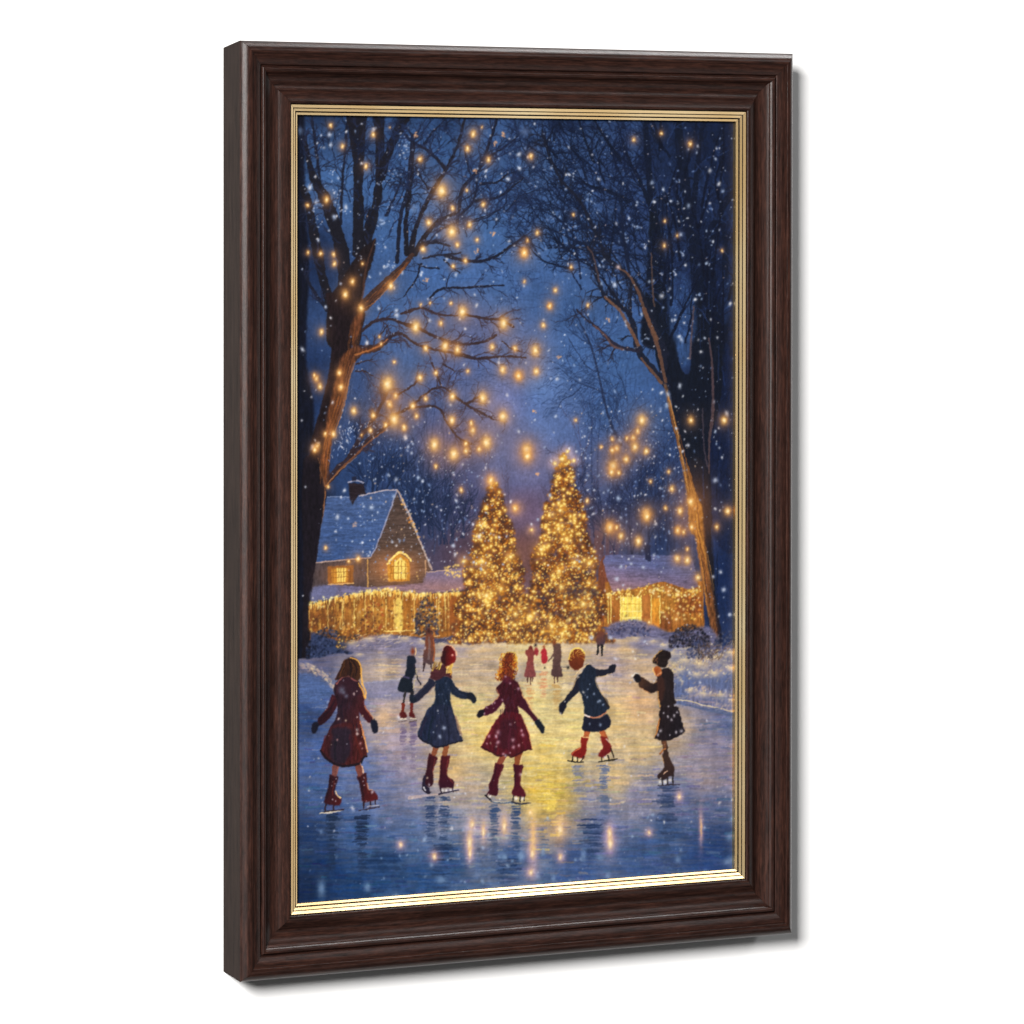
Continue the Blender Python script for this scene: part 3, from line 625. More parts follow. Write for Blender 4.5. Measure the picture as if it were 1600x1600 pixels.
# ---- cottage on the right -----------------------------------------------------------------------------
fill(z6(560,660,600,610,640,870,640,1110,520,1110), (112, 62, 46), 1, .6, smooth=False, nv=.3)
fill(z6(600,800,1280,790,1290,1130,1000,1150,880,1080,640,1110,590,1110), (150, 92, 40), 1, .6, smooth=False, nv=.5)
fill(z6(585,650,605,612,700,606,860,612,1190,612,1225,700,1245,830,1180,850,1000,790,850,835,650,868,610,760), (86, 98, 152), 1, .7, smooth=False, nh=.22, grad=((136, 104, 118), 990, 880, 985, 920))
fill(z6(868,540,915,540,918,660,880,640), (30, 40, 74), .95, .5, smooth=False)
for a, b, c, d, cc in ((640,895,705,1080,(140,74,36)),(705,900,850,1080,(248,206,88)),(860,885,915,1050,(150,76,40)),(925,910,980,1110,(205,124,40)),(985,1000,1060,1130,(120,66,36)),(1085,900,1270,1010,(126,66,34))):
    fill(z6(a,b,c,b,c,d,a,d), cc, .92, .7, smooth=False, nv=.4)
for x in (620, 640, 707, 725, 757, 790, 822, 850, 920, 980): stroke(z6(x,890,x,1085), 1.6, (255, 226, 124), .8)
for y in (950, 1000, 1045): stroke(z6(720,y,850,y), 1.4, (255, 236, 150) if y > 990 else (170, 110, 40), .7)
fill(z6(620,1105,760,1062,880,1072,1000,1130,1100,1150,1320,1110,1330,1260,620,1260), (98, 100, 138), 1, 2, nh=.3)
leafy(952, 968, 1015, 992, 160, [(52, 62, 104), (84, 92, 136), (40, 46, 80), (118, 120, 156), (150, 130, 140)])
for k in range(170):
    x = RNG.uniform(610, 1265); y = np.interp(x, [610, 850, 1000, 1120, 1265], [890, 862, 850, 880, 850]) + RNG.normal(0, 20)
    xx, yy = z6(x, y)[0]; dot(xx, yy, RNG.uniform(.9, 2.3), [(255, 226, 120), (246, 190, 80), (255, 242, 180)][k % 3], .85)
for k in range(70):
    x, y = z6(RNG.uniform(980, 1280), RNG.uniform(900, 1060))[0]; dot(x, y, RNG.uniform(1, 2.6), [(248, 196, 90), (226, 140, 60), (255, 228, 150)][k % 3], .8)
screen(1000, 945, 60, (225, 145, 40), .4, 26)

# ---- snow and ice -------------------------------------------------------------------------------------
GROUND = [(500,1035,(84,86,118)),(560,1052,(178,154,136)),(600,1055,(196,170,140)),(500,1085,(66,94,154)),(480,1120,(40,64,116)),(600,1080,(146,140,162)),
 (560,1100,(104,112,156)),(600,1120,(190,160,132)),(620,1160,(156,140,150)),(640,1190,(140,130,150)),(560,1200,(84,104,158)),(500,1180,(64,92,154)),(500,1250,(58,86,148)),
 (600,1230,(98,112,160)),(640,1250,(118,122,158)),(720,1110,(220,196,128)),(760,1150,(220,192,118)),(700,1200,(206,174,122)),(720,1240,(172,156,146)),(830,1100,(226,206,138)),
 (850,1180,(216,190,116)),(850,1235,(214,180,76)),(862,1255,(208,174,76)),(900,1130,(224,203,138)),(960,1120,(214,184,128)),(1000,1100,(206,166,124)),(1000,1160,(212,184,136)),(960,1220,(200,172,122)),
 (1060,1140,(186,162,138)),(1110,1160,(132,126,150)),(1140,1130,(72,94,148)),(1140,1195,(130,124,148)),(1100,1215,(152,138,144)),(1000,1245,(128,128,160)),(930,1245,(140,135,150)),
 (1060,1250,(90,105,158)),(1120,1260,(84,100,152)),(480,1300,(32,56,110)),(560,1300,(58,88,152)),(640,1290,(76,102,164)),(700,1280,(118,128,165)),(780,1290,(140,135,150)),
 (870,1285,(158,136,118)),(940,1290,(80,100,162)),(1040,1300,(60,88,148)),(1130,1310,(42,68,132)),(500,1350,(26,54,112)),(600,1350,(40,75,142)),(700,1340,(46,80,146)),(800,1340,(58,88,155)),
 (900,1340,(58,86,155)),(1000,1340,(52,82,152)),(1100,1340,(38,68,138)),(550,1390,(24,58,122)),(650,1380,(34,72,142)),(480,1390,(18,40,88)),(1130,1350,(36,66,138)),(500,1410,(18,44,96)),(900,1390,(40,74,146)),
 (700,1010,(176,156,138)),(760,1030,(192,166,140)),(720,1050,(196,170,140)),(820,1010,(206,186,138)),(900,1020,(192,168,140)),(980,1010,(216,180,128)),(960,1040,(160,145,155)),
 (940,1060,(190,170,160)),(1000,1050,(202,172,138)),(1060,1040,(206,182,138)),(1080,1070,(104,110,158)),(1100,1050,(186,160,138)),(1140,1070,(132,130,158)),(1130,1100,(118,118,154)),(640,1030,(150,140,150)),
 (800,1050,(176,160,150)),(860,1060,(206,186,142)),(560,1020,(96,98,130)),(620,1012,(140,124,130)),(1000,1000,(100,105,150)),(1060,1005,(92,98,142)),(1140,1010,(70,78,120))]
gf = field(GROUND, 3.4)
gf *= (1 + .13 * NH + .08 * NF + .14 * vnoise(HH, WW, 70, 13, 51) + .18 * vnoise(HH, WW, 12, 44, 52) + .14 * vnoise(HH, WW, 6, 17, 53))[..., None]
gf = gf * .45 + .55 * blur(gf, 7)
warm = .6 * np.clip(vnoise(HH, WW, 4, 46, 21) * 1.6, -1, 1)[..., None] * np.array([.10, .04, -.06], np.float32)   # stray warm and cool strokes
gf = np.clip(gf * (1 + .05 * np.clip((gf[..., 2:] - gf[..., :1]) * 3 + .25, 0, 1)) + warm, 0, 1)
X, Y = grid((0, 0, WW, HH))
edge = np.interp(X[0], [458, 540, 600, 650, 700, 760, 830, 900, 950, 1000, 1050, 1100, 1166], [1032, 1022, 1008, 1000, 1006, 1004, 1000, 1001, 1000, 992, 1002, 1012, 1002])[None, :] + 5 * vnoise(HH, WW, 1e9, 22, 31)[0:1]
gm = np.clip((Y - edge) / 2.5 + .5, 0, 1)[..., None]
IMG[:] = IMG * (1 - gm) + gf * gm
del gf, warm, gm
# snow banks and far shadows
for k in range(160):
    x, y = RNG.uniform(570, 1080), RNG.uniform(1000, 1075)
    L = RNG.uniform(8, 34); c = [(226, 196, 150), (150, 138, 158), (236, 214, 160), (120, 118, 150), (206, 170, 130)][RNG.integers(5)]
    stroke([(x, y), (x + L, y + RNG.normal(0, 1))], RNG.uniform(1, 2.6), c, .4)
stroke(z5(490,1500,620,1488,740,1476,860,1470), (1.6, 2.4, 1.4), (182, 178, 196), .8); fill(z5(480,1500,740,1485,770,1600,500,1600), (112, 118, 160), .6, 2)
stroke([(700,1049),(760,1047),(800,1052)], 1.4, (222, 200, 160), .7)
fill([(560,1000),(590,992),(640,996),(660,1004),(640,1012),(600,1016),(560,1020),(540,1014)], (132, 124, 146), .8, 2, nh=.3)
fill(z5(620,1260,700,1200,830,1190,900,1240,830,1300,640,1310), (112, 112, 146), .6, 2.5, nh=.3)
for k in range(70):
    x, y = RNG.uniform(545, 780), RNG.uniform(990, 1012); stroke([(x, y), (x + RNG.uniform(3, 10), y - RNG.uniform(0, 4))], RNG.uniform(1, 2), [(206, 180, 150), (150, 138, 150), (230, 200, 150)][k % 3], .55)
for k in range(120):
    t = RNG.random(); x = 470 + 62 * t; y = 1042 + 46 * t ** 2.2 + RNG.normal(0, 4)
    dot(x, y, RNG.uniform(1.2, 4), [(206, 176, 142), (226, 200, 156), (150, 134, 146), (176, 150, 134)][k % 4], .6, RNG.uniform(.9, 1.8), ang=.3 + .7 * t)
fill([(466,1055),(495,1058),(515,1078),(518,1092),(466,1094)], (72, 100, 160), .8, 2, nh=.2)
# right bank
fill(z6(1080,1430,1160,1400,1300,1440,1520,1420,1540,1600,1540,1640,1080,1640), (80, 102, 158), .8, 2.5, nv=.3)
for k in range(420):
    u = RNG.random(); x = 1040 + 118 * u; y = 1046 - 18 * u * u + RNG.normal(0, 11)
    dot(x, y, RNG.uniform(1.2, 4.4), [(226, 198, 146), (198, 168, 132), (146, 134, 152), (236, 212, 160), (96, 100, 142), (170, 146, 134)][k % 6], .6, RNG.uniform(.8, 1.9), ang=-.5 + RNG.normal(0, .5))
for k in range(60):
    u = RNG.random(); x = 1085 + 70 * u; y = 1036 - 26 * u + RNG.normal(0, 6)
    stroke([(x, y), (x + RNG.uniform(2, 7), y - RNG.uniform(3, 9))], .9, [(92, 66, 52), (226, 190, 130), (140, 104, 80)][k % 3], .7)
fill(z6(1180,1600,1230,1530,1320,1520,1420,1560,1520,1540,1530,1660,1190,1650), (128, 124, 154), .7, 3, nv=.5)
for k in range(260):
    u = RNG.random(); x = 1074 + 82 * u; y = 1078 + 14 * u + 14 * RNG.random() - 10 * math.sin(u * 6)
    dot(x, y, RNG.uniform(1.2, 4), [(216, 186, 152), (92, 106, 160), (160, 146, 156), (84, 98, 150), (196, 170, 150)][k % 5], .6, RNG.uniform(.8, 1.9), ang=-.9 + RNG.normal(0, .4))
for lx, ly, lr in ((1052,1022,13),(1072,1034,15),(1096,1040,16),(1120,1030,17),(1142,1022,15),(1064,1048,12),(1090,1056,14),(1118,1054,15),(1144,1046,14),(1100,1086,14),(1128,1088,15),(1148,1096,12),(1080,1080,10),(1040,1010,10)):
    dot(lx + 2, ly + lr * .5, lr * .9, (92, 108, 158), .55, lr * .6, 2.4); dot(lx - 1, ly, lr * .75, (188, 172, 160), .6, lr * .42, 2.2); dot(lx - 3, ly - lr * .22, lr * .5, (240, 214, 164), .7, lr * .2, 2)
    for q in range(22): a_ = RNG.uniform(3.0, 6.4); dot(lx + lr * .85 * math.cos(a_), ly + lr * .5 * math.sin(a_), RNG.uniform(1, 2.6), [(244, 220, 170), (206, 178, 140), (150, 140, 160), (120, 128, 172)][q % 4], .65, RNG.uniform(.8, 1.6), ang=a_)
for lx, ly, lr in ((548,1006,12),(575,1000,13),(602,996,12),(630,1000,13),(658,1004,11),(690,1008,12),(720,1010,12),(960,1002,12),(990,1000,14),(1018,1004,12),(560,1024,10)):
    dot(lx, ly + lr * .5, lr * 1.1, (112, 112, 150), .5, lr * .5, 2.4); dot(lx, ly, lr * .9, (196, 176, 158), .55, lr * .35, 2.2); dot(lx + 2, ly - lr * .2, lr * .6, (236, 206, 156), .55, lr * .18, 2)
stroke(z8(1090,60,1160,65,1280,95,1400,120,1520,150), (2.4, 2, 1.4), (216, 196, 160), .9)
stroke(z8(1100,80,1230,110,1380,140,1520,165), (2, 5, 6), (64, 88, 140), .6)
leafy(1045, 975, 1108, 1012, 420, [(24, 28, 46), (40, 42, 62), (16, 22, 38), (70, 66, 80), (52, 40, 42)])
leafy(1072, 1000, 1112, 1028, 140, [(34, 44, 80), (60, 74, 120), (90, 96, 136)])
stroke(z6(1245,1230,1250,1330), 1.6, (60, 52, 52), .8)
for k in range(40):
    x, y = z6(RNG.uniform(1250, 1400), RNG.uniform(1240, 1360))[0]; branch(x, y, RNG.uniform(-2.4, -.5), 9, 1.1, 1, (92, 72, 62), .6, .4, .6, 2)
leafy(952, 975, 1015, 994, 130, [(52, 64, 110), (80, 92, 140), (40, 46, 80), (110, 116, 156)])
leafy(1115, 985, 1155, 1010, 90, [(24, 36, 70), (40, 52, 90), (92, 96, 120)])
# ice: level strokes in warm and cool paint
GR = np.array([[c[0], c[1]] for c in GROUND], np.float32); GC = np.array([c[2] for c in GROUND], np.float32)
for k in range(1500):
    x, y = RNG.uniform(470, 1150), 1080 + 335 * RNG.random() ** .85
    d = ((GR - (x, y)) ** 2).sum(1); i = np.argsort(d)[RNG.integers(0, 4)]
    c = np.clip(GC[i] * RNG.uniform(.84, 1.2) + RNG.normal(0, 9, 3), 0, 255)
    L = RNG.uniform(5, 26)
    stroke([(x - L / 2, y + RNG.normal(0, .5)), (x + L / 2, y + RNG.normal(0, .5))], RNG.uniform(.8, 4.0) , c, RNG.uniform(.2, .5), tex=.1)
for k in range(420):   # cream sheen from the lit trees
    y = RNG.uniform(1062, 1265); t = (y - 1062) / 200; x = 832 + RNG.normal(0, 70 * (1 - .45 * t)); L = RNG.uniform(8, 34)
    stroke([(x - L / 2, y), (x + L / 2, y + RNG.normal(0, .6))], RNG.uniform(1, 3.4), [(232, 212, 150), (226, 204, 140), (240, 224, 172), (216, 184, 116)][k % 4], RNG.uniform(.15, .4), tex=.04)
# dark reflections of the skaters
def refl(x, y0, y1, w, col, a):
    for k in range(int((y1 - y0) / 1.5)):
        t = RNG.random(); y = y0 + (y1 - y0) * t
        ww = w * RNG.uniform(.4, 1.1) * (1 - .3 * t)
        xx = x + RNG.normal(0, w * .14)
        stroke([(xx - ww / 2, y), (xx + ww / 2, y + RNG.normal(0, .6))], RNG.uniform(1.4, 3.2), col, min(1, 1.5 * a) * (1 - .7 * t) * RNG.uniform(.35, .95), tex=.05)
refl(518,1272,1365,16,(26,44,82),.75); refl(565,1272,1365,20,(24,40,78),.7); refl(672,1246,1330,16,(38,62,116),.75); refl(694,1240,1330,16,(34,58,110),.75); refl(690,1320,1390,30,(24,46,94),.5)
refl(772,1256,1340,14,(46,74,130),.8); refl(806,1258,1345,14,(44,72,130),.8); refl(795,1340,1390,36,(24,50,104),.45); refl(902,1196,1240,14,(120,125,150),.7); refl(944,1196,1300,14,(80,100,150),.7)
refl(925,1280,1350,34,(30,54,108),.55); refl(1042,1228,1350,26,(44,64,112),.75); refl(630,1128,1190,9,(104,92,128),.6); refl(645,1128,1200,9,(104,92,128),.6); refl(828,1070,1110,10,(206,150,96),.6); refl(870,1068,1110,12,(190,150,90),.6); refl(848,1050,1090,10,(214,140,100),.6)
refl(600,1330,1400,60,(22,48,100),.3)
for x, y, w, h, a in ((853,1232,20,34,.8),(862,1258,16,26,.7),(790,1085,30,20,.3)):
    for k in range(26):
        xx, yy = x + RNG.normal(0, w * .4), y + RNG.normal(0, h * .4); stroke([(xx - 5, yy), (xx + 5, yy)], RNG.uniform(1, 3.4), (240, 210, 96), a * .5)
# pale scratches and spray
for k in range(150):
    x, y = RNG.uniform(480, 1150), RNG.uniform(1090, 1300); stroke([(x, y), (x + RNG.uniform(4, 22), y + RNG.normal(0, .6))], .9, (226, 206, 176), .3)
stroke(z7(170,850,250,838,330,825), (1.5, 2, 1), (226, 206, 170), .8); stroke(z7(800,740,900,725,1010,715), (6, 4, 1.5), (206, 176, 160), .6); stroke(z7(1380,770,1480,775,1590,782), (2.5, 3, 2), (206, 202, 190), .7)
# ---- fir trees with lights ----------------------------------------------------------------------------
def fir(ax, ay, by, hw, n, seed):
    r = np.random.default_rng(seed)
    h = by - ay
    prof = lambda t: hw * (t ** .70) * (1 + .13 * math.sin(t * 26) * (t + .15))
    for k in range(int(n * .9)):           # dark boughs
        t = r.random() ** .6; y = ay + h * t; w = prof(t)
        x = ax + r.uniform(-1, 1) * w
        c = [(70, 42, 30), (98, 54, 26), (58, 44, 46), (128, 70, 26), (84, 50, 38)][r.integers(5)]
        dot(x, y, r.uniform(2.5, 6), c, .8, r.uniform(1.8, 4), ang=r.normal(0, .5))
    for k in range(int(n * .3)):           # shadowed clumps low down
        t = .62 + .36 * r.random(); y = ay + h * t; x = ax + r.uniform(-1, 1) * prof(t) * .95
        dot(x, y, r.uniform(2, 5), [(56, 46, 56), (46, 42, 52), (74, 58, 62)][r.integers(3)], .55, r.uniform(1.5, 3))
    for k in range(int(n * .8)):           # glowing orange
        t = r.random() ** .6; y = ay + h * t; x = ax + np.clip(r.normal(0, .5), -1.04, 1.04) * prof(t)
        dot(x, y, r.uniform(.9, 2.6), [(176, 98, 28), (150, 74, 24), (200, 122, 38), (128, 62, 26)][r.integers(4)], .65)
    for k in range(int(n * .5)):           # dark needles between the lamps
        t = r.random() ** .6; y = ay + h * t; x = ax + r.uniform(-1, 1) * prof(t)
        dot(x, y, r.uniform(1.2, 3.2), [(66, 38, 28), (84, 46, 26), (54, 40, 40), (104, 58, 28)][r.integers(4)], .7, r.uniform(1, 2.4), ang=r.normal(0, .6))
    for k in range(int(n * .5)):           # small lamps
        t = r.random() ** .58; y = ay + h * t; x = ax + r.uniform(-1.02, 1.02) * prof(t)
        dot(x, y, r.uniform(.8, 1.7), [(250, 202, 96), (236, 168, 70), (252, 222, 134), (214, 132, 44)][r.integers(4)], .9)
    for k in range(int(n * .11)):          # large lamps
        t = r.random() ** .6; y = ay + h * t; x = ax + r.uniform(-1.0, 1.0) * prof(t)
        q = r.uniform(1.7, 3.4)
        screen(x, y, q * 1.9, (190, 95, 20), .3); dot(x, y, q, (244, 192, 84), .92, q * r.uniform(.9, 1.3)); dot(x, y, q * .5, (255, 236, 156), .95)
screen(770, 890, 88, (120, 58, 20), .22, 115); screen(882, 870, 88, (120, 58, 20), .22, 135); screen(825, 965, 110, (130, 64, 20), .35, 40)
fir(771, 750, 1004, 65, 1550, 41); fir(881, 708, 1004, 70, 1800, 42)
for k in range(420):
    x, y = RNG.uniform(712, 945), 1003 - 110 * RNG.random() ** 1.3
    if abs(x - 828) > 118 * (1 - (1003 - y) / 330): continue
    dot(x, y, RNG.uniform(.9, 2.6), [(244, 196, 90), (176, 98, 28), (120, 62, 28), (252, 222, 136), (70, 44, 34), (96, 52, 30), (206, 128, 42)][k % 7], .85)
for k in range(90): dot(RNG.normal(900, 22), RNG.normal(925, 6), RNG.uniform(1.4, 3), (58, 50, 62), .45)
for k in range(50): dot(RNG.normal(905, 25), RNG.normal(962, 5), RNG.uniform(1.4, 3), (62, 48, 52), .45)
for x, y, q in ((767,752,7),(878,717,7),(866,724,6),(886,705,5),(805,794,6),(896,720,5),(749,820,5),(753,877,7),(797,870,7),(724,877,6),(744,838,4),(830,828,4),(875,797,6),(858,805,5),(886,843,6),(845,858,7),(872,826,6),(920,880,6),(897,879,6),(873,892,6),(920,911,5),(877,917,5),(760,931,8),(757,895,5),(782,920,6),(828,963,7),(911,944,8),(878,990,6),(862,978,7),(805,960,6)):
    screen(x, y, q * 2, (235, 140, 40), .55); dot(x, y, q * .62, (252, 208, 100), .95); dot(x, y, q * .34, (255, 242, 180), .95)
for k in range(60): dot(RNG.uniform(715, 945), RNG.normal(1003, 3.5), RNG.uniform(1, 2.6), [(230, 190, 120), (250, 220, 150), (150, 96, 50)][k % 3], .6)
screen(830, 1015, 120, (220, 150, 50), .22, 22)

# ---- far skaters --------------------------------------------------------------------------------------
b1, b2 = Zm(610, 970, .10625), Zm(800, 970, .1)
fill(b1(535,120,590,130,600,190,635,260,645,400,640,600,600,640,560,640,520,620,480,640,475,480,500,350,510,230), (112, 62, 46), 1, .3, grad=((78, 60, 64), 660, 1005, 655, 1035))
stroke(b1(560,240,570,400,555,560), (3, 4), (122, 104, 104), .6); stroke(b1(630,280,640,450,630,590), (2, 2.4), (166, 90, 52), .8)
stroke(b1(495,630,480,740), (3, 2), (62, 46, 48)); stroke(b1(585,630,600,700), (2.6, 2), (62, 46, 48)); dot(*b1(560,150)[0], 4.4, (58, 36, 34), 1, 5.2); stroke(b1(600,120,635,170), 2, (150, 90, 60), .8)
fill(b1(245,530,300,505,350,530,375,600,355,650,360,760,320,860,330,1000,340,1080,290,1060,240,1050,110,1020,130,900,205,800,230,660), (26, 34, 52), 1, .6, grad=((20, 26, 38), 640, 1030, 630, 1075))
fill(b1(170,830,240,800,290,860,280,1030,180,1045,108,1015,128,900), (24, 32, 46), 1, .3); stroke(b1(190,820,260,840), 3, (70, 66, 104), .8)
stroke(b1(350,640,370,760,400,860,440,930), (2.6, 2, 2.6), (40, 38, 50)); stroke(b1(362,700,380,800,350,880,330,1000), 1.2, (206, 190, 140), .8)
dot(*b1(325,450)[0], 4.2, (126, 52, 26), 1, 6.4); stroke(b1(365,400,372,450,360,500), 1.6, (236, 196, 140), .9)
stroke(b1(215,1050,200,1130,185,1220), (4, 3), (48, 44, 46)); stroke(b1(310,1060,310,1220), (4.5, 3.4), (40, 36, 40))
stroke(b1(185,1230,178,1330,175,1370), (5, 4.4), (112, 42, 30)); stroke(b1(312,1220,305,1330,300,1380), (5, 4.4), (100, 36, 32))
fill(b1(140,1345,215,1345,230,1420,135,1420), (80, 26, 26), 1, .3); fill(b1(275,1350,325,1350,365,1420,355,1430,270,1410), (80, 26, 28), 1, .3)
for p in ((135,1440,225,1440), (285,1440,370,1440)): stroke(b1(*p), 1.5, (236, 220, 190), .9); stroke(b1(p[0] - 10, 1480, p[2] + 10, 1470), 1.2, (70, 50, 50), .9)
# group by the firs
fill(b2(205,460,240,450,270,400,310,400,330,470,400,460,400,520,340,540,330,640,340,740,370,850,350,880,270,890,185,860,215,720,235,560,200,510), (132, 60, 54), 1, .3, grad=((126, 66, 66), 828, 1020, 828, 1056))
dot(*b2(292,425)[0], 2.8, (96, 40, 34), 1, 3.6); dot(*b2(365,385)[0], 2.8, (40, 30, 36), 1, 3.0); fill(b2(345,430,400,430,410,520,360,545), (156, 48, 54), .9, .3)
fill(b2(445,480,490,430,535,470,545,560,540,650,480,665,450,640,455,560), (172, 42, 52), 1, .3); dot(*b2(492,410)[0], 2.2, (150, 70, 40), 1, 3.4); dot(*b2(510,735)[0], 1.8, (60, 50, 44), .9, 2.4)
fill(b2(640,370,690,360,740,360,762,420,768,560,755,680,785,850,740,868,610,855,625,700,640,560,570,640,560,620,640,510), (94, 68, 62), 1, .3, grad=((76, 54, 54), 868, 1020, 868, 1056))
dot(*b2(655,345)[0], 3, (126, 66, 40), 1, 4.4); stroke(b2(690,330,740,340), 1.6, (250, 206, 130), .9); stroke(b2(760,720,840,725), 1.2, (70, 70, 90), .7); dot(*b2(868,730)[0], 3.2, (24, 24, 26), 1, 2.8)
for p in ((240,880,240,960), (285,890,285,990), (315,880,315,950), (660,870,655,970), (705,870,705,950)): stroke(b2(*p), (2.4, 1.6), (82, 52, 46), .9)
fill(b2(1320,190,1345,160,1395,160,1440,200,1445,330,1420,380,1330,390,1310,300), (108, 62, 48), 1, .3, grad=((72, 54, 64), 935, 992, 942, 1005)); dot(*b2(1358,110)[0], 3.6, (180, 106, 44), 1, 5)
stroke(b2(1342,380,1330,530), (3.4, 2.6), (36, 34, 36)); stroke(b2(1400,380,1400,540), (3.6, 2.6), (36, 34, 36))

# ---- near skaters: five children in coats and skates ---------------------------------------------------
f1, g1, f2, g2 = Zm(470, 1015, .0875), Zm(470, 1145, .0875), Zm(620, 990, .0875), Zm(620, 1120, .0875)
f3, g3, f4, f5, g5 = Zm(730, 1010, .0875), Zm(730, 1130, .0875), Zm(850, 1000, .13125), Zm(970, 1005, .0875), Zm(970, 1100, .0875)
INK = (34, 26, 30)
def snowy(pts_fn, spots, col=(206, 196, 206)):
    for x, y, r in spots: dot(*pts_fn(x, y)[0], r, col, .8, r * 1.15)
# 1: girl in the wine-red coat, seen from behind
stroke(g1(620,560,610,660,590,790), (9, 10, 8), (112, 66, 62)); stroke(g1(1010,540,1030,660,1070,800), (9, 10, 8), (112, 62, 54)); stroke(g1(1085,600,1110,700,1130,760), (2, 2.4), (226, 176, 140), .9); stroke(g1(665,600,640,740), 1.6, (150, 96, 90), .7)
fill(g1(505,755,560,760,600,790,665,780,650,880,620,960,600,1060,640,1130,715,1170,712,1260,660,1300,540,1295,440,1270,410,1230,430,1130,480,1000), (46, 20, 28), 1, .6, grad=((74, 24, 26), 512, 1245, 532, 1255))
fill(g1(985,760,1050,790,1150,705,1165,760,1180,900,1210,1000,1300,1040,1360,1120,1370,1190,1320,1205,1140,1240,1080,1200,1070,1050,1030,880), (56, 22, 26), 1, .6, grad=((84, 26, 28), 562, 1235, 585, 1250))
stroke(g1(620,1040,650,1120,700,1160), (1.6, 2.4), (250, 206, 140), .9); stroke(g1(1175,900,1205,1000,1260,1020), (1.6, 2), (216, 160, 120), .7); snowy(g1, ((630,820,1),(610,905,1.2),(550,950,.9),(1120,800,1),(1110,860,1),(1130,935,.9),(1270,1055,2.4),(560,1190,1.2),(610,1215,1)))
for p in ((445,1260,425,1400),(580,1290,578,1385),(1125,1225,1115,1340),(1230,1230,1235,1330),(1320,1200,1318,1280)): stroke(g1(*p), 2.4, (44, 30, 40))
stroke(g1(410,1410,600,1385,760,1365), (1.6, 2), (40, 30, 40)); stroke(g1(350,1430,500,1430,700,1395), 1.5, (226, 206, 180), .8); stroke(g1(1030,1390,1200,1360,1390,1320), (1.6, 2), (52, 40, 50)); stroke(g1(1180,1320,1380,1290), 1.6, (206, 196, 200), .7)
fill(f1(560,800,510,900,470,1030,380,1140,300,1230,290,1310,320,1360,440,1290,540,1180,620,1060,660,900), (58, 24, 32), 1, .6, grad=((40, 18, 26), 520, 1095, 505, 1120))
fill(f1(1060,720,1120,800,1130,1000,1190,1080,1260,1180,1280,1260,1240,1310,1170,1280,1060,1160,1010,1060,1000,850), (78, 32, 34), 1, .6, grad=((60, 22, 30), 575, 1090, 566, 1110))
fill(f1(200,1320,260,1290,320,1340,280,1450,230,1500,190,1470,180,1400), (22, 24, 40), 1, .6); fill(f1(1240,1270,1290,1235,1335,1260,1375,1380,1370,1460,1310,1495,1260,1440,1245,1350), (24, 28, 46), 1, .6)
fill(f1(640,560,760,480,870,470,1000,540,1060,600,1100,720,1130,880,1060,1000,1030,1120,1060,1300,1090,1440,1000,1600,560,1600,505,1440,545,1340,620,1230,650,1080,630,900,580,760,600,640), (40, 24, 34), 1, .6, nv=.3, grad=((72, 30, 32), 540, 1100, 566, 1110))
fill(g1(560,-120,700,-170,960,-170,1060,-100,1100,0,1130,120,1160,280,1180,400,1140,445,1100,440,1050,540,960,570,800,595,690,590,560,540,480,480,380,420,345,320,390,190,440,60,500,-60), (56, 25, 29), 1, .6, nv=.5, grad=((70, 28, 28), 520, 1170, 566, 1175))
fill(g1(560,-80,860,-80,900,100,880,350,760,540,600,540,520,420,520,250,560,80), (36, 30, 44), .85, 2)
for p, c in (((430,60,400,240,390,340), (82, 32, 34)),((960,60,1020,250,1080,420), (92, 34, 30)),((860,40,900,300,880,480), (64, 26, 36)),((640,60,600,300,620,480), (24, 24, 36)),((740,60,760,300,760,520), (34, 26, 36))): stroke(g1(*p), (3, 4), c, .6)
stroke(g1(350,330,440,440,560,530,690,585,800,595,960,575,1060,540,1110,440,1175,420), (3, 4, 3), (26, 18, 26), .9); stroke(g1(1090,-20,1140,140,1185,340), (1.6, 2.4), (222, 150, 90), .85); stroke(f1(1050,1280,1110,1480,1140,1600), (1.6, 2.4), (206, 130, 80), .85)
fill(f1(620,620,720,520,860,490,980,560,1040,640,1040,780,900,860,760,860,640,760), (48, 26, 36), .9, 1); stroke(f1(630,610,740,500,860,480,930,540,1010,560), (2.4, 2), (146, 82, 78), .85); stroke(f1(1030,600,1100,740,1140,860), (2, 3, 2), (222, 166, 80), .9)
fill(f1(860,135,960,150,1050,230,1075,360,1060,480,1010,560,930,510,860,470,760,480,680,530,620,540,640,480,690,380,720,280,780,180), (42, 26, 24), 1, .4, grad=((74, 44, 28), 548, 1045, 563, 1045))
for k in range(34):
    x = RNG.uniform(720, 1040); stroke(f1(820 + (x - 820) * .4,180,x,330,x - 40 + RNG.normal(0, 30),490), RNG.uniform(.8, 1.6), [(28, 18, 20), (64, 36, 26), (88, 52, 30), (44, 26, 24)][k % 4], .6)
stroke(f1(880,140,1000,190,1065,300,1070,420,1080,520,1110,640,1150,760,1145,860), (1.5, 2.4, 3, 2), (240, 178, 84), .9); stroke(f1(690,400,640,470,610,540), 2, (60, 34, 30), .9); stroke(f1(700,300,760,200,840,150), 1.2, (150, 130, 130), .5)
snowy(f1, ((720,720,5.5),(810,830,3),(760,770,3)), (96, 100, 124)); snowy(f1, ((940,790,1.8),(990,745,1.2),(1000,1210,1.4),(1005,1430,2.6),(1005,1500,2.4),(670,1240,2)), (230, 206, 200)); snowy(g1, ((640,120,1.8),(1055,190,2.2),(1090,280,1.6)), (206, 150, 150))
for p in (g1(520,800,500,960,450,1150), g1(1040,820,1090,1000,1110,1180)): stroke(p, (3, 4, 3), (28, 16, 26), .55)
for p in (g1(600,850,570,1000,560,1120), g1(1140,780,1160,920,1200,1080)): stroke(p, (1.4, 2, 1.4), (112, 44, 36), .55)
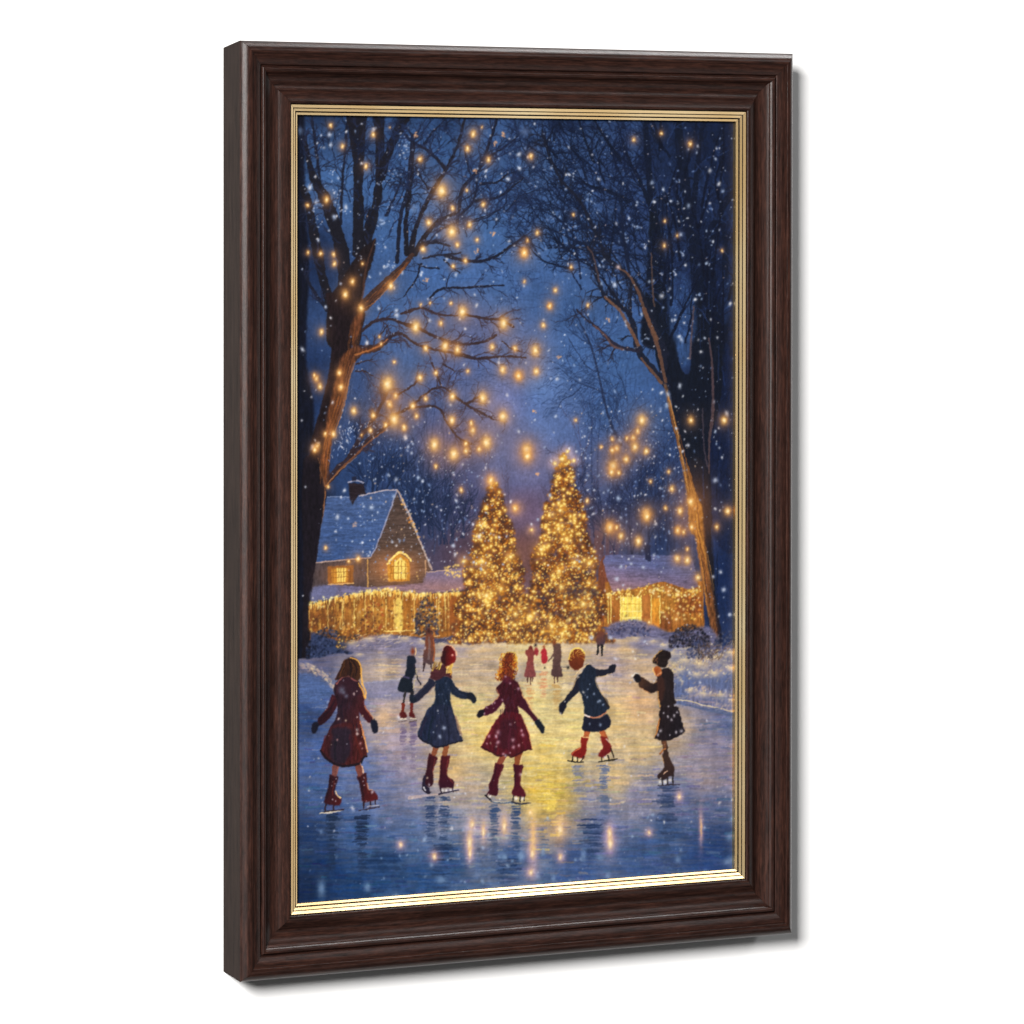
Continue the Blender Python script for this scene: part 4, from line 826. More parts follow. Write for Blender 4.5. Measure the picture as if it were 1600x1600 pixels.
stroke(f1(600,900,540,1040,430,1160,330,1270), (2, 3, 2), (28, 18, 28), .6); stroke(f1(1110,920,1170,1080,1240,1190), (1.4, 2.2, 1.4), (140, 66, 50), .6); stroke(f1(560,860,500,1010,400,1130), (1, 1.6, 1), (96, 50, 50), .5)
for k in range(26): p = f1(RNG.uniform(640, 1020), RNG.uniform(660, 1400))[0]; stroke([p, (p[0] + RNG.normal(0, 2), p[1] + RNG.uniform(5, 14))], RNG.uniform(1, 2), [(26, 20, 32), (66, 32, 40), (52, 40, 54)][k % 3], .45)
# 2: girl in the navy coat with a red knitted cap
stroke(g2(700,540,670,620,640,700), (9, 8, 7), (132, 74, 50)); stroke(g2(880,500,860,600,850,700), (9, 8, 7), (140, 80, 50))
fill(g2(575,660,640,690,720,730,680,850,640,980,650,1100,640,1200,590,1240,520,1230,470,1180,460,1100,510,1000,530,850), (70, 22, 30), 1, .6, grad=((48, 20, 30), 690, 1170, 668, 1215))
fill(g2(785,700,860,705,940,700,920,850,890,1010,930,1090,1010,1140,1020,1180,990,1270,880,1260,770,1270,745,1200,760,1050,765,880), (72, 22, 30), 1, .6, grad=((52, 18, 34), 700, 1190, 695, 1228))
fill(g2(470,1050,510,1060,500,1200,560,1250,590,1350,540,1370,470,1300,445,1220), (34, 30, 52), 1, .6); stroke(g2(480,1260,510,1310), 2.2, (226, 222, 226), .9); stroke(g2(450,1290,540,1370,600,1350), 1.4, (30, 28, 44)); stroke(g2(770,1260,785,1370), 2, (40, 26, 40)); stroke(g2(990,1260,1000,1340), 1.8, (40, 26, 40))
for x in (815, 870, 955, 1030): dot(*g2(x,1310)[0], 2, (236, 230, 226), .95)
stroke(g2(740,1385,900,1350,1090,1310), (2, 2.6, 1.6), (40, 38, 62))
fill(f2(590,800,520,890,420,990,300,1110,230,1150,230,1210,300,1240,400,1190,520,1080,640,960,690,880), (32, 36, 58), 1, .6); fill(f2(225,1100,290,1100,340,1150,330,1220,260,1245,225,1200), (24, 32, 48), 1, .6)
fill(f2(920,800,990,860,1070,960,1180,1030,1270,1050,1290,1150,1200,1165,1060,1130,960,1040), (28, 38, 60), 1, .6); fill(f2(1260,1050,1340,1060,1400,1110,1415,1180,1390,1240,1340,1235,1300,1170,1240,1150), (24, 30, 44), 1, .6); stroke(f2(960,820,1040,930,1140,1020), 1.2, (110, 104, 110), .7)
fill(f2(690,800,800,760,940,780,980,860,970,1000,940,1150,965,1280,995,1400,950,1560,560,1560,545,1420,605,1300,670,1210,680,1090,670,960), (26, 38, 62), 1, .6, nv=.3)
fill(g2(590,-180,800,-220,960,-180,1010,-60,1080,120,1130,290,1165,410,1130,440,980,475,860,510,700,545,600,490,470,430,370,350,370,290,420,130,505,-50), (28, 38, 66), 1, .6, nv=.35, grad=((38, 44, 70), 665, 1140, 700, 1150))
for p, c in (((520,20,450,200,420,330), (40, 36, 62)),((640,0,580,220,560,420), (18, 32, 46)),((760,0,740,240,700,480), (42, 48, 76)),((880,0,920,240,930,440), (22, 28, 50)),((980,20,1040,240,1060,400), (46, 50, 74))): stroke(g2(*p), (3, 4), c, .6)
stroke(g2(1040,0,1090,150,1140,330), (3, 5, 4), (142, 112, 96), .75); stroke(g2(375,350,480,435,600,495,700,545,860,512,980,475,1160,425), (2.5, 3, 2), (20, 22, 40), .9)
fill(f2(590,720,640,620,760,570,860,560,930,640,980,760,960,800,860,760,720,830,600,800), (72, 36, 42), 1, .3, nh=.2); stroke(f2(880,590,960,660,960,740), (3, 2), (200, 140, 60), .9)
for k in range(16): x = RNG.uniform(650, 800); stroke(f2(x,RNG.uniform(500, 580),x - 40,640 + RNG.normal(0, 10)), 1.2, [(226, 196, 90), (180, 140, 60), (96, 62, 44)][k % 3], .7)
for k in range(16): x = RNG.uniform(920, 1020); stroke(f2(x,RNG.uniform(500, 560),x - 40,700), 1.4, [(236, 206, 120), (206, 160, 70), (222, 180, 90)][k % 3], .7)
fill(f2(880,205,960,230,1030,320,1045,420,1030,500,960,550,870,575,800,530,780,490,800,380,820,280), (62, 20, 22), 1, .3, grad=((120, 26, 26), 695, 1020, 708, 1022)); fill(f2(800,360,850,280,860,540,800,530,785,480), (44, 20, 26), .8, .8)
stroke(f2(875,200,960,220,1040,300,1060,390), (1, 1.6, 1.4), (246, 180, 140), .9); dot(*f2(985,385)[0], 1.8, (250, 190, 170), .95); stroke(f2(810,300,850,220,880,200), 1.2, (206, 160, 140), .6)
snowy(f2, ((875,890,1.5),(740,1090,1.4),(800,1085,1.2),(840,1250,1.5),(875,1200,1.2),(920,1000,1.2)), (90, 108, 140)); snowy(g2, ((835,195,3.2),(760,350,2.8),(655,275,1.4)), (176, 190, 222))
for p in (g2(600,720,560,880,540,1050), g2(800,730,790,900,790,1080)): stroke(p, (2, 3.4, 2), (44, 16, 26), .6)
for p in (g2(680,760,650,900,640,1050), g2(915,730,890,880,880,1030), g2(900,1060,960,1140,1000,1180)): stroke(p, (1, 1.6, 1), (132, 56, 50), .55)
for k in range(30): p = f2(RNG.uniform(700, 940), RNG.uniform(800, 1420))[0]; stroke([p, (p[0] + RNG.normal(0, 2), p[1] + RNG.uniform(5, 14))], RNG.uniform(1, 2), [(18, 26, 44), (42, 52, 80), (34, 44, 62)][k % 3], .5)
stroke(f2(560,880,420,1020,290,1130), (1.4, 2, 1.4), (58, 62, 92), .5); stroke(f2(1000,950,1100,1070,1250,1120), (1.4, 2, 1.4), (52, 60, 90), .5)
# 3: girl in the crimson coat with long red hair
stroke(g3(650,540,620,620,570,710), (11, 10, 8), (136, 70, 50)); stroke(g3(915,540,890,640,880,730), (11, 9, 8), (136, 72, 42)); stroke(g3(970,580,950,700), 1.6, (240, 196, 140), .8)
fill(g3(490,715,560,730,640,740,620,850,560,980,540,1100,545,1200,510,1300,440,1290,340,1280,380,1190,385,1080,430,1000,470,850), (70, 20, 32), 1, .6, grad=((58, 16, 30), 770, 1200, 768, 1242))
fill(g3(820,735,900,745,990,735,975,850,945,1000,950,1120,1010,1200,1035,1290,1010,1320,900,1310,810,1290,795,1220,830,1130,835,900), (66, 18, 32), 1, .6, grad=((78, 20, 34), 800, 1210, 815, 1240))
stroke(g3(330,1290,380,1340,420,1390), (3, 2.5), (30, 26, 36)); dot(*g3(405,1305)[0], 2, (236, 232, 230), .95)
for p in ((820,1300,815,1390),(940,1310,935,1400),(1010,1310,1010,1390)): stroke(g3(*p), 2.2, (40, 34, 40))
for x in (870, 980): dot(*g3(x,1345)[0], 3, (232, 226, 220), .95)
stroke(g3(400,1380,480,1420,640,1425,800,1420), (1.5, 2.5, 2), (70, 90, 126), .85); stroke(g3(790,1405,930,1440,1130,1420), (2, 3, 1.5), (46, 50, 70))
fill(f3(530,760,560,860,520,940,440,1020,320,1090,270,1150,300,1230,430,1200,540,1110,640,980,690,860), (66, 20, 38), 1, .6); fill(f3(180,1180,240,1130,290,1145,300,1210,270,1240,210,1270,170,1240), (26, 22, 32), 1, .6)
fill(f3(880,640,960,790,990,880,1060,980,1140,1150,1220,1240,1260,1310,1200,1340,1110,1250,1000,1130,900,1060,860,850), (62, 22, 36), 1, .6); fill(f3(1200,1340,1270,1300,1330,1370,1375,1460,1360,1530,1330,1555,1270,1480,1210,1400), (24, 30, 44), 1, .6); stroke(f3(985,880,1060,990,1130,1130), (1.6, 2), (150, 110, 96), .8)
fill(f3(590,660,700,560,820,580,920,680,955,800,940,960,905,1080,920,1180,950,1290,1000,1420,940,1540,560,1540,525,1400,590,1270,650,1150,670,1080,640,990,520,800,510,740), (60, 20, 29), 1, .6, nv=.3)
fill(g3(600,-160,800,-200,940,-160,1000,-50,1070,120,1110,280,1145,440,1130,480,990,500,880,590,780,600,700,560,540,580,440,530,300,470,250,410,310,300,390,140,485,-20), (84, 22, 32), 1, .6, nv=.3, grad=((78, 22, 30), 790, 1130, 825, 1170))
fill(g3(600,-60,860,-60,880,200,800,420,600,460,560,260), (58, 22, 32), .8, 2)
for p, c in (((470,20,400,200,340,380), (98, 26, 38)),((920,0,990,220,1040,440), (96, 26, 40)),((840,60,860,300,840,500), (78, 22, 34)),((600,160,520,360,500,500), (56, 22, 38)),((760,100,740,300,740,540), (84, 30, 46))): stroke(g3(*p), (3, 4), c, .6)
stroke(g3(255,420,440,530,540,580,700,565,790,600,990,500,1140,460), (2.5, 3, 2), (54, 18, 26), .85)
fill(f3(640,200,700,120,800,110,870,190,870,320,840,440,830,560,740,600,640,600,540,620,520,560,560,460,600,380,610,280), (112, 46, 24), .95, 1.2, nv=.5)
for k in range(230):   # curls: dark within, golden where the light comes through
    u = RNG.uniform(-1, 1); v = RNG.random()
    cx_ = 745 + u * (115 + 70 * v) - 60 * v; cy_ = 130 + 500 * v * (1 - .15 * u * u)
    e_ = abs(u) + RNG.normal(0, .18) + (.25 if u < 0 else 0) * v
    c = [(92, 36, 24), (126, 50, 22), (70, 28, 26), (150, 66, 24)][RNG.integers(4)] if e_ < .72 else [(226, 164, 50), (200, 118, 34), (240, 200, 92), (176, 90, 28)][RNG.integers(4)]
    r_ = RNG.uniform(14, 34); a_ = RNG.random() * 6.28
    stroke(f3(*[q for t in range(4) for q in (cx_ + r_ * math.cos(a_ + t * .8), cy_ + r_ * 1.2 * math.sin(a_ + t * .8))]), RNG.uniform(.9, 1.8), c, .7)
stroke(f3(620,220,660,140,740,95,830,110,880,200,890,320), (1, 1.6, 1.2), (236, 196, 84), .7); fill(f3(640,560,700,520,760,560,800,640,700,660,620,620), (72, 24, 44), .8, .8)
snowy(f3, ((675,540,1.8),(755,660,1.6),(910,755,2.6),(620,955,1.6),(490,1005,1.5),(765,1395,1.8),(345,1090,1.4),(300,1200,1.5)), (190, 150, 165)); snowy(g3, ((550,165,3.4),(510,230,2.6),(540,340,3),(385,230,2.4),(810,300,3),(960,130,2.4),(985,205,2.6),(820,430,2.6),(915,400,2.2),(640,545,2.2),(340,370,1.6),(760,530,1.6)), (206, 156, 170))
for p in (g3(520,760,480,950,420,1120), g3(850,780,850,950,850,1120)): stroke(p, (2, 3, 2), (42, 14, 26), .55)
for p in (g3(620,760,580,920,520,1080), g3(965,760,930,920,920,1060)): stroke(p, (1, 1.6, 1), (116, 44, 50), .5)
for k in range(30): p = f3(RNG.uniform(580, 900), RNG.uniform(700, 1420))[0]; stroke([p, (p[0] + RNG.normal(0, 2), p[1] + RNG.uniform(5, 14))], RNG.uniform(1, 2), [(40, 18, 30), (88, 32, 48), (58, 30, 48)][k % 3], .5)
# 4: child in a navy jacket leaning over, red skates
stroke(f4(510,1080,500,1140,480,1180), (9, 8), (176, 92, 52)); stroke(f4(680,1070,710,1140,720,1180), (9, 8), (176, 92, 52))
fill(f4(445,1155,525,1160,510,1230,500,1290,490,1370,470,1410,400,1400,330,1380,320,1350,380,1300,430,1270,435,1210), (134, 33, 27), 1, .5, grad=((120, 24, 24), 900, 1155, 905, 1182))
fill(f4(665,1150,745,1160,760,1200,790,1240,800,1310,740,1370,700,1400,650,1390,645,1350,690,1290,690,1230), (128, 33, 29), 1, .5, grad=((104, 26, 28), 940, 1155, 952, 1175))
stroke(f4(450,1150,525,1160), 1.6, (240, 196, 130), .9); stroke(f4(740,1180,770,1220), 1.6, (216, 196, 180), .8); stroke(f4(330,1360,370,1320,430,1280), 1.3, (236, 140, 80), .7)
for p in ((340,1390,330,1440),(395,1400,395,1440),(470,1390,430,1450),(685,1400,690,1440),(760,1380,770,1430),(790,1290,830,1400)): stroke(f4(*p), 2, (44, 34, 28))
for x, y in ((365,1415),(430,1420),(735,1405)): dot(*f4(x,y)[0], 2, (240, 232, 206), .9)
stroke(f4(275,1435,350,1450,460,1455), (2, 2.6, 2), (34, 30, 30)); stroke(f4(650,1450,770,1435,870,1415), (2, 2.4, 1.6), (40, 36, 30))
fill(f4(490,300,540,290,610,340,720,350,790,340,800,390,700,430,610,440,540,400), (30, 32, 48), 1, .6); fill(f4(770,320,810,290,850,300,850,340,830,385,790,390,765,360), (26, 28, 42), 1, .6)
fill(f4(440,400,370,470,340,560,280,650,240,710,260,760,330,690,400,620,460,540), (30, 32, 48), 1, .6); fill(f4(215,720,265,720,270,760,235,850,210,885,180,860,175,800), (24, 26, 42), 1, .6)
fill(f4(480,330,540,300,610,350,610,460,650,570,690,660,740,700,775,780,770,820,740,840,700,900,600,930,480,890,470,780,440,660,410,580,420,440), (28, 38, 58), 1, .6, nv=.25); fill(f4(690,660,750,720,775,790,770,815,735,780,710,720), (40, 34, 36), .9, .5)
fill(f4(480,900,560,925,650,930,740,880,780,930,792,1000,760,1050,700,1075,600,1095,500,1085,445,1060,460,980), (26, 30, 50), 1, .6); stroke(f4(480,895,580,925,660,910,740,850), (2.4, 2.6, 1.6), (190, 120, 90), .95); stroke(f4(480,895,540,912), 2.2, (232, 222, 216), .9)
fill(f4(300,180,340,120,420,110,475,160,475,260,440,330,370,365,310,310,290,240), (98, 42, 25), 1, .5, grad=((122, 58, 31), 895, 1035, 905, 1018)); stroke(f4(290,230,310,150,370,100,440,110,475,160), (1.6, 3, 2), (240, 206, 100), .9)
for k in range(40):
    a_ = RNG.uniform(2.9, 6.5); r0 = RNG.uniform(30, 80); hx, hy = 385, 225
    stroke(f4(hx + r0 * math.cos(a_), hy + r0 * 1.1 * math.sin(a_), hx + (r0 + 30) * math.cos(a_ + .3), hy + (r0 + 30) * 1.1 * math.sin(a_ + .3)), 1.1, [(96, 38, 22), (150, 74, 32), (200, 132, 54), (120, 50, 24)][k % 4] if r0 < 60 else (226, 176, 78), .6)
stroke(f4(360,430,420,360,480,310,530,280), (1, 1.6), (240, 206, 150), .85)
snowy(f4, ((590,640,2),(660,725,2.6),(510,680,1.6),(540,530,1.2),(520,590,1.4),(665,1010,2.6),(540,1000,1.8),(700,770,1.6),(640,740,2)), (140, 160, 196)); snowy(f4, ((400,440,1.6),(245,730,1.4)), (206, 200, 196))
# 5: child in dark coat, arms held forward
fill(g5(715,650,800,650,830,740,835,820,860,940,930,1090,950,1200,930,1300,860,1290,800,1340,720,1360,650,1320,660,1250,740,1180,765,1080,730,950,750,860,740,760), (58, 40, 34), 1, .6, grad=((44, 30, 32), 1040, 1190, 1045, 1218)); fill(g5(725,660,800,660,810,760,770,800,745,760), (112, 70, 48), .9, .6)
stroke(g5(690,890,740,830,790,800), (2.4, 2), (176, 110, 62), .9); dot(*g5(700,895)[0], 1.6, (92, 60, 40), .9); stroke(g5(760,1245,830,1195), 2, (226, 180, 150), .85); stroke(g5(720,920,760,1050), 1.4, (216, 160, 100), .6)
for p in ((740,1350,735,1430),(825,1320,830,1430),(920,1280,930,1440)): stroke(g5(*p), 2.4, (40, 34, 36))
for x, y in ((785,1390),(875,1360),(690,1390)): dot(*g5(x,y)[0], 3, (236, 226, 206), .95)
stroke(g5(660,1460,850,1440,1040,1440), (1.6, 2.4, 1.5), (52, 46, 60))
fill(f5(640,690,560,720,440,650,360,600,310,680,330,790,440,850,520,895,600,870,680,820), (66, 44, 34), 1, .6, grad=((38, 28, 30), 1000, 1070, 1015, 1082)); fill(f5(215,620,250,555,310,555,350,610,340,680,280,700,230,670), (24, 22, 28), 1, .6); stroke(f5(190,600,240,540,310,545), 1.6, (216, 212, 206), .8)
fill(f5(650,520,760,460,850,440,920,520,940,640,940,860,960,990,980,1060,940,1100,960,1140,1020,1230,1060,1360,1000,1480,720,1480,685,1380,700,1260,690,1160,690,1080,650,880,640,700), (36, 28, 30), 1, .6, nv=.25)
fill(f5(640,640,740,600,780,800,740,1000,680,1060,650,860), (64, 38, 32), .8, 1.5)
fill(g5(700,100,980,40,1040,140,1090,330,1130,450,1120,510,1040,570,950,610,860,650,720,650,600,620,590,590,640,480,680,300), (36, 26, 28), 1, .6, nv=.3, grad=((28, 24, 30), 1020, 1130, 1060, 1140))
stroke(g5(690,260,650,420,620,540), (2, 3, 2), (150, 84, 42), .85); stroke(f5(655,860,665,1000,700,1130), (1.4, 2), (206, 150, 84), .85); stroke(f5(945,640,950,860), 1.2, (150, 150, 170), .6)
fill(f5(600,430,660,410,720,470,720,560,640,590,605,550,585,480), (170, 92, 48), 1, .5); stroke(f5(575,440,570,500,600,560), 1.8, (250, 190, 110), .9); stroke(f5(640,570,710,520), (2, 3), (216, 146, 100), .8); fill(f5(610,470,660,460,640,540,610,530), (150, 70, 30), .7, .5)
fill(f5(620,220,700,130,800,130,880,180,890,240,850,300,810,400,760,440,700,430,640,390,570,360,560,300), (34, 26, 26), 1, .4, nh=.3); stroke(f5(560,330,580,260,640,190,720,130), (1.2, 1.6), (200, 150, 80), .7); fill(f5(790,140,870,150,895,210,850,260,800,230), (30, 22, 24), 1, .3)
for k in range(10): stroke(f5(600 + RNG.normal(0, 25),RNG.uniform(250, 380),650,RNG.uniform(240, 360)), 1, [(150, 96, 60), (60, 40, 34)][k % 2], .7)
snowy(g5, ((700,480,2.8),(1075,480,2.8),(980,500,2.2),(650,550,2.2),(835,225,1.8),(950,210,2),(895,280,2),(755,160,1.8),(1000,150,1.8),(840,40,1.6),(870,555,1.4)), (206, 196, 206))

for f, p, c in ((f1,(1130,1010,1190,1090,1270,1190,1290,1250),(226,150,96)),(g1,(1100,20,1150,160,1190,350),(236,176,110)),(f1,(1050,650,1110,760,1130,900),(214,140,76)),(f2,(690,880,640,960,520,1080,400,1190),(150,120,110)),(f2,(985,820,1060,940,1180,1030,1290,1050),(206,176,140)),(g2,(1020,-40,1090,110,1140,290),(206,166,120)),(f2,(960,1160,980,1280,1030,1420),(190,156,120)),
    (f3,(500,740,560,860,520,930,440,1010),(206,140,90)),(f3,(930,690,985,880,1060,970,1150,1150),(226,170,100)),(g3,(1000,-40,1070,120,1115,280,1150,440),(216,130,80)),(g3,(250,400,300,300,390,140,480,-20),(206,120,80)),(f4,(420,440,370,480,340,570,280,650),(196,160,110)),(f4,(600,450,640,570,700,660,780,780),(206,170,116)),(f4,(610,440,700,432,800,395),(216,180,120)),(f5,(560,720,640,690),(216,160,90)),(f5,(330,790,440,850,520,890),(196,130,80)),(g5,(590,590,640,470,690,270),(226,160,84)),(g1,(1060,540,1110,690),(236,180,130))):
    stroke(f(*p), (.7, 1.5, .7), c, .7)
# ---- falling snow -------------------------------------------------------------------------------------
def snowfall(n, x0, y0, x1, y1, r, cols, a=(.4, .9)):
    for k in range(n):
        q = r[0] + (r[1] - r[0]) * RNG.random() ** 3
        dot(RNG.uniform(x0, x1), RNG.uniform(y0, y1), q, cols[RNG.integers(len(cols))], RNG.uniform(*a), q * RNG.uniform(.8, 1.6), ang=RNG.normal(0, .4))
ICE = [(150, 176, 222), (196, 208, 232), (120, 150, 208), (226, 226, 236)]
snowfall(420, 470, 185, 1152, 700, (.7, 2.3), ICE); snowfall(230, 560, 640, 780, 880, (.7, 1.9), ICE + [(236, 196, 150)]); snowfall(260, 900, 640, 1090, 890, (.7, 2.0), ICE + [(236, 196, 150)])
snowfall(110, 780, 380, 1152, 700, (.8, 2.6), ICE); snowfall(90, 560, 880, 1100, 1000, (.7, 1.6), [(236, 206, 170), (226, 216, 216)]); snowfall(70, 1090, 200, 1152, 1000, (.8, 2.0), ICE)
snowfall(120, 470, 1060, 1152, 1300, (.8, 2.2), [(236, 222, 206), (206, 206, 226), (240, 226, 190)], (.3, .7)); snowfall(90, 470, 1270, 1152, 1400, (.8, 2.4), [(120, 150, 206), (150, 176, 220), (176, 170, 200)], (.3, .7))
snowfall(70, 490, 770, 660, 900, (.7, 1.8), ICE)
snowfall(190, 470, 185, 1152, 900, (1.7, 3.9), [(176, 196, 230), (214, 222, 240), (236, 236, 242)], (.65, .95)); snowfall(60, 470, 900, 1152, 1300, (1.4, 3.0), [(236, 226, 214), (222, 222, 236)], (.6, .9)); snowfall(40, 470, 1270, 1152, 1410, (2, 4.4), [(126, 156, 210), (150, 176, 222)], (.5, .8))
snowfall(200, 560, 690, 770, 880, (.9, 2.3), ICE, (.6, .95)); snowfall(200, 900, 660, 1080, 880, (.9, 2.3), ICE, (.6, .95))
for x, y in ((745,210),(765,240),(755,300),(700,460),(620,500),(160,690),(180,790),(330,700),(600,790),(430,990),(590,950),(640,1080),(670,1100),(300,600),(260,450)):   # snow clumps on boughs
    for k in range(9): p = z1(x + RNG.normal(0, 22), y + RNG.normal(0, 26))[0]; dot(*p, RNG.uniform(.8, 1.9), ICE[RNG.integers(4)], .75)
for x, y in ((350,930),(300,1050),(370,990),(560,890),(420,900)):
    for k in range(14): p = z3(x + RNG.normal(0, 45), y + RNG.normal(0, 40))[0]; stroke([p, (p[0] + RNG.normal(0, 2), p[1] - RNG.uniform(1, 4))], 1.1, ICE[RNG.integers(4)], .7)
for x, y in ((760,770),(830,820),(750,900),(870,940),(230,760),(1310,680),(540,690),(330,830),(1150,760),(1090,1140),(1130,1000),(570,1090),(890,1580),(1095,500),(1250,1310),(500,600),(100,520),(370,460)):
    for k in range(5): p = z2(x + RNG.normal(0, 16), y + RNG.normal(0, 18))[0]; dot(*p, RNG.uniform(.9, 2.2), ICE[RNG.integers(4)], .75, RNG.uniform(1, 2.8), ang=-.6)
for x, y, r in ((240,180,3.6),(250,250,3.4),(825,690,6),(600,780,6),(215,1375,2.6),(705,1400,3),(165,915,2.2),(30,155,6)):
    p = z1(x, y)[0]; dot(*p, r, (200, 214, 240) if r < 4 else (120, 152, 206), .85 if r < 4 else .6, r * 1.2)
dot(*z2(40,160)[0], 8, (120, 150, 206), .5); dot(*z2(940,645)[0], 3, (232, 236, 246), .95); dot(*z2(690,1100)[0], 4, (226, 196, 190), .8); dot(*z2(1005,560)[0], 2.4, (206, 218, 240), .9, 3.6)
for x, y, r in ((535,280,4.2),(480,275,2),(575,315,2),(400,515,2),(455,340,1.8),(370,355,2.4),(1100,545,3.4)): dot(*z5(x,y)[0], r, (196, 210, 236), .85)
flake(*z5(412,400)[0], 5, (196, 160, 140))
for x, y, r in ((780,670,3),(710,690,3),(865,695,3.4),(680,775,4),(725,820,2.4),(1425,850,4),(1370,1080,0.1),(1465,1025,3.4),(505,1185,4),(635,1185,3.6),(875,1210,2.4),(1365,90,4.4),(1350,760,3)): dot(*z6(x,y)[0], max(r, .5), (196, 206, 232), .85)
for x, y, rx, ry in ((185,1370,7,16),(505,1360,6,8),(1015,1310,9,6),(1450,1150,5,7),(1570,1150,6,9),(1420,1150,3,4),(1510,1180,3,3),(600,1160,2,2)): dot(*z7(x,y)[0], rx, (116, 150, 206), .75, ry, ang=.3 if rx > 8 else 0)
for x, y, rx, ry in ((1455,1180,10,7),(1460,1010,6,7),(1490,885,6,7),(565,1150,7,6),(170,1115,4,7),(1105,1170,5,6),(20,1145,5,7),(130,1280,5,7),(240,1300,4,6),(620,1280,4,5),(450,1140,5,12),(100,1250,3,3)): dot(*z8(x,y)[0], rx, (116, 148, 206), .7, ry, ang=-.4 if rx > 8 else 0)

# ---- fairy lights -------------------------------------------------------------------------------------
for x, y, r in ((1240,175,30),(1200,275,26),(1020,570,54),(1090,855,52),(930,790,30),(870,350,24),(545,180,21),(330,260,20),(250,115,18),(495,400,22),(220,630,28),(1345,355,24),(1310,665,22),(1095,690,22),
    (1215,805,26),(1130,945,22),(890,975,26),(1185,1055,22),(1100,1095,18),(180,1005,20),(270,1010,20),(275,1075,22),(400,1200,28),(350,1290,34),(665,1230,32),(460,1385,32),(1165,1410,50),(840,1515,50),(1450,1490,50),
    (1015,1490,22),(1590,1000,30),(185,1550,24),(1300,130,10),(1195,565,14),(1265,910,16),(470,1075,14),(90,670,16),(90,1000,16),(660,130,8),(940,1350,12),(875,1360,12),(1085,1350,14)): lamp(*z1(x,y)[0], r * .2)
for x, y in ((1375,870),(1265,990),(910,1185),(1255,430),(840,180),(1450,180),(1390,240)): flake(*z1(x,y)[0], 4.5)
for x, y, r in ((645,580,66),(700,660,26),(660,720,32),(690,825,60),(820,730,30),(870,535,32),(760,880,28),(410,765,32),(545,795,28),(525,900,22),(465,930,12),(310,500,26),(320,600,28),(270,925,28),(210,925,20),(155,1010,26),
    (140,1035,24),(150,540,26),(175,595,28),(135,520,16),(910,330,28),(1045,315,42),(1130,340,36),(1370,320,28),(1530,330,26),(1445,480,36),(1555,520,34),(1095,665,36),(1305,675,48),(1445,805,48),(1090,830,38),(1235,900,34),
    (1330,985,56),(1280,1030,26),(970,1000,54),(1105,1065,52),(1190,1040,28),(1190,990,22),(980,500,22),(910,680,22),(980,1150,20),(845,800,22),(230,1290,14),(690,425,16),(1200,490,16),(600,300,14),(1360,1245,34),(630,860,22),(590,250,12),(1225,850,22)): lamp(*z3(x,y)[0], r * .2)
for x, y, r in ((55,1035,54),(60,1080,40),(115,345,44),(120,490,32),(0,520,30),(855,830,46),(825,905,24),(795,950,26),(805,1015,38),(745,1100,32),(680,1025,28),(650,1040,24),(650,960,18),(750,955,18),(655,1150,48),(645,1190,30),(695,1195,20),(885,1045,28),
    (570,1015,14),(1195,830,30),(1425,830,34),(1450,1460,32),(1375,1570,22),(885,1480,46),(890,1500,34),(1120,1460,32),(1020,1440,18),(1065,1305,24),(1195,1395,38),(630,1570,36),(215,35,20),(170,170,22),(395,830,14),(915,1255,14),(1040,1185,16),(1105,1590,24),(475,1390,18)): lamp(*z4(x,y)[0], r * .2)
for x, y in ((280,390),(110,770),(125,1205),(620,135)): flake(*z4(x,y)[0], 4)
for x, y, r in ((635,420,38),(710,480,30),(830,515,38),(680,420,18),(1105,440,26),(1145,450,20),(1100,635,32),(1170,645,34),(1170,570,16),(1200,415,26),(1245,765,30),(1095,1055,18),(905,1075,18),(1040,860,14)): lamp(*z6(x,y)[0], r * .2)
for x, y, r in ((85,330,22),(800,215,18),(990,170,16),(1190,245,22),(1010,950,18),(130,860,20),(60,915,14),(38,1000,32),(255,1260,20),(215,1370,22),(365,1100,16),(40,1200,14),(480,1365,16),(1100,880,12),(1410,985,12),(380,735,12),(1015,780,12)): lamp(*z2(x,y)[0], r * .2)
lamp(*z5(440,635)[0], 5); lamp(*z5(375,655)[0], 3); lamp(*z5(215,560)[0], 3); lamp(*z5(1530,285)[0], 5); lamp(*z5(1155,160)[0], 4)
# their reflections in the ice
for f, x, y, rx, ry in ((z7,735,1065,5,6.5),(z7,970,1145,6,8),(z7,1215,1040,6,20),(z7,1215,1120,4,14),(z7,1455,930,5,16),(z7,1310,970,4,16),(z8,100,1000,5.5,34),(z8,95,1120,5,14),(z8,85,1255,6.5,8),(z8,80,840,5,6),(z8,290,1150,5,8),(z8,635,1050,6.5,17),(z8,630,980,5,12),(z8,905,980,4.5,6),(z8,1115,730,4.5,8),(z8,285,950,7,18),(z8,1265,950,2.4,24),(z7,1230,920,5,10)):
    p = f(x, y)[0]; screen(*p, rx * 1.7, (220, 120, 50), .55, ry * 1.4); dot(*p, rx * .8, (240, 190, 120), .75, ry * .8)
    if ry < 21: dot(p[0], p[1] + ry * .15, rx * .45, (255, 236, 196), .85, ry * .4)
np.clip(IMG, 0, 1, out=IMG)
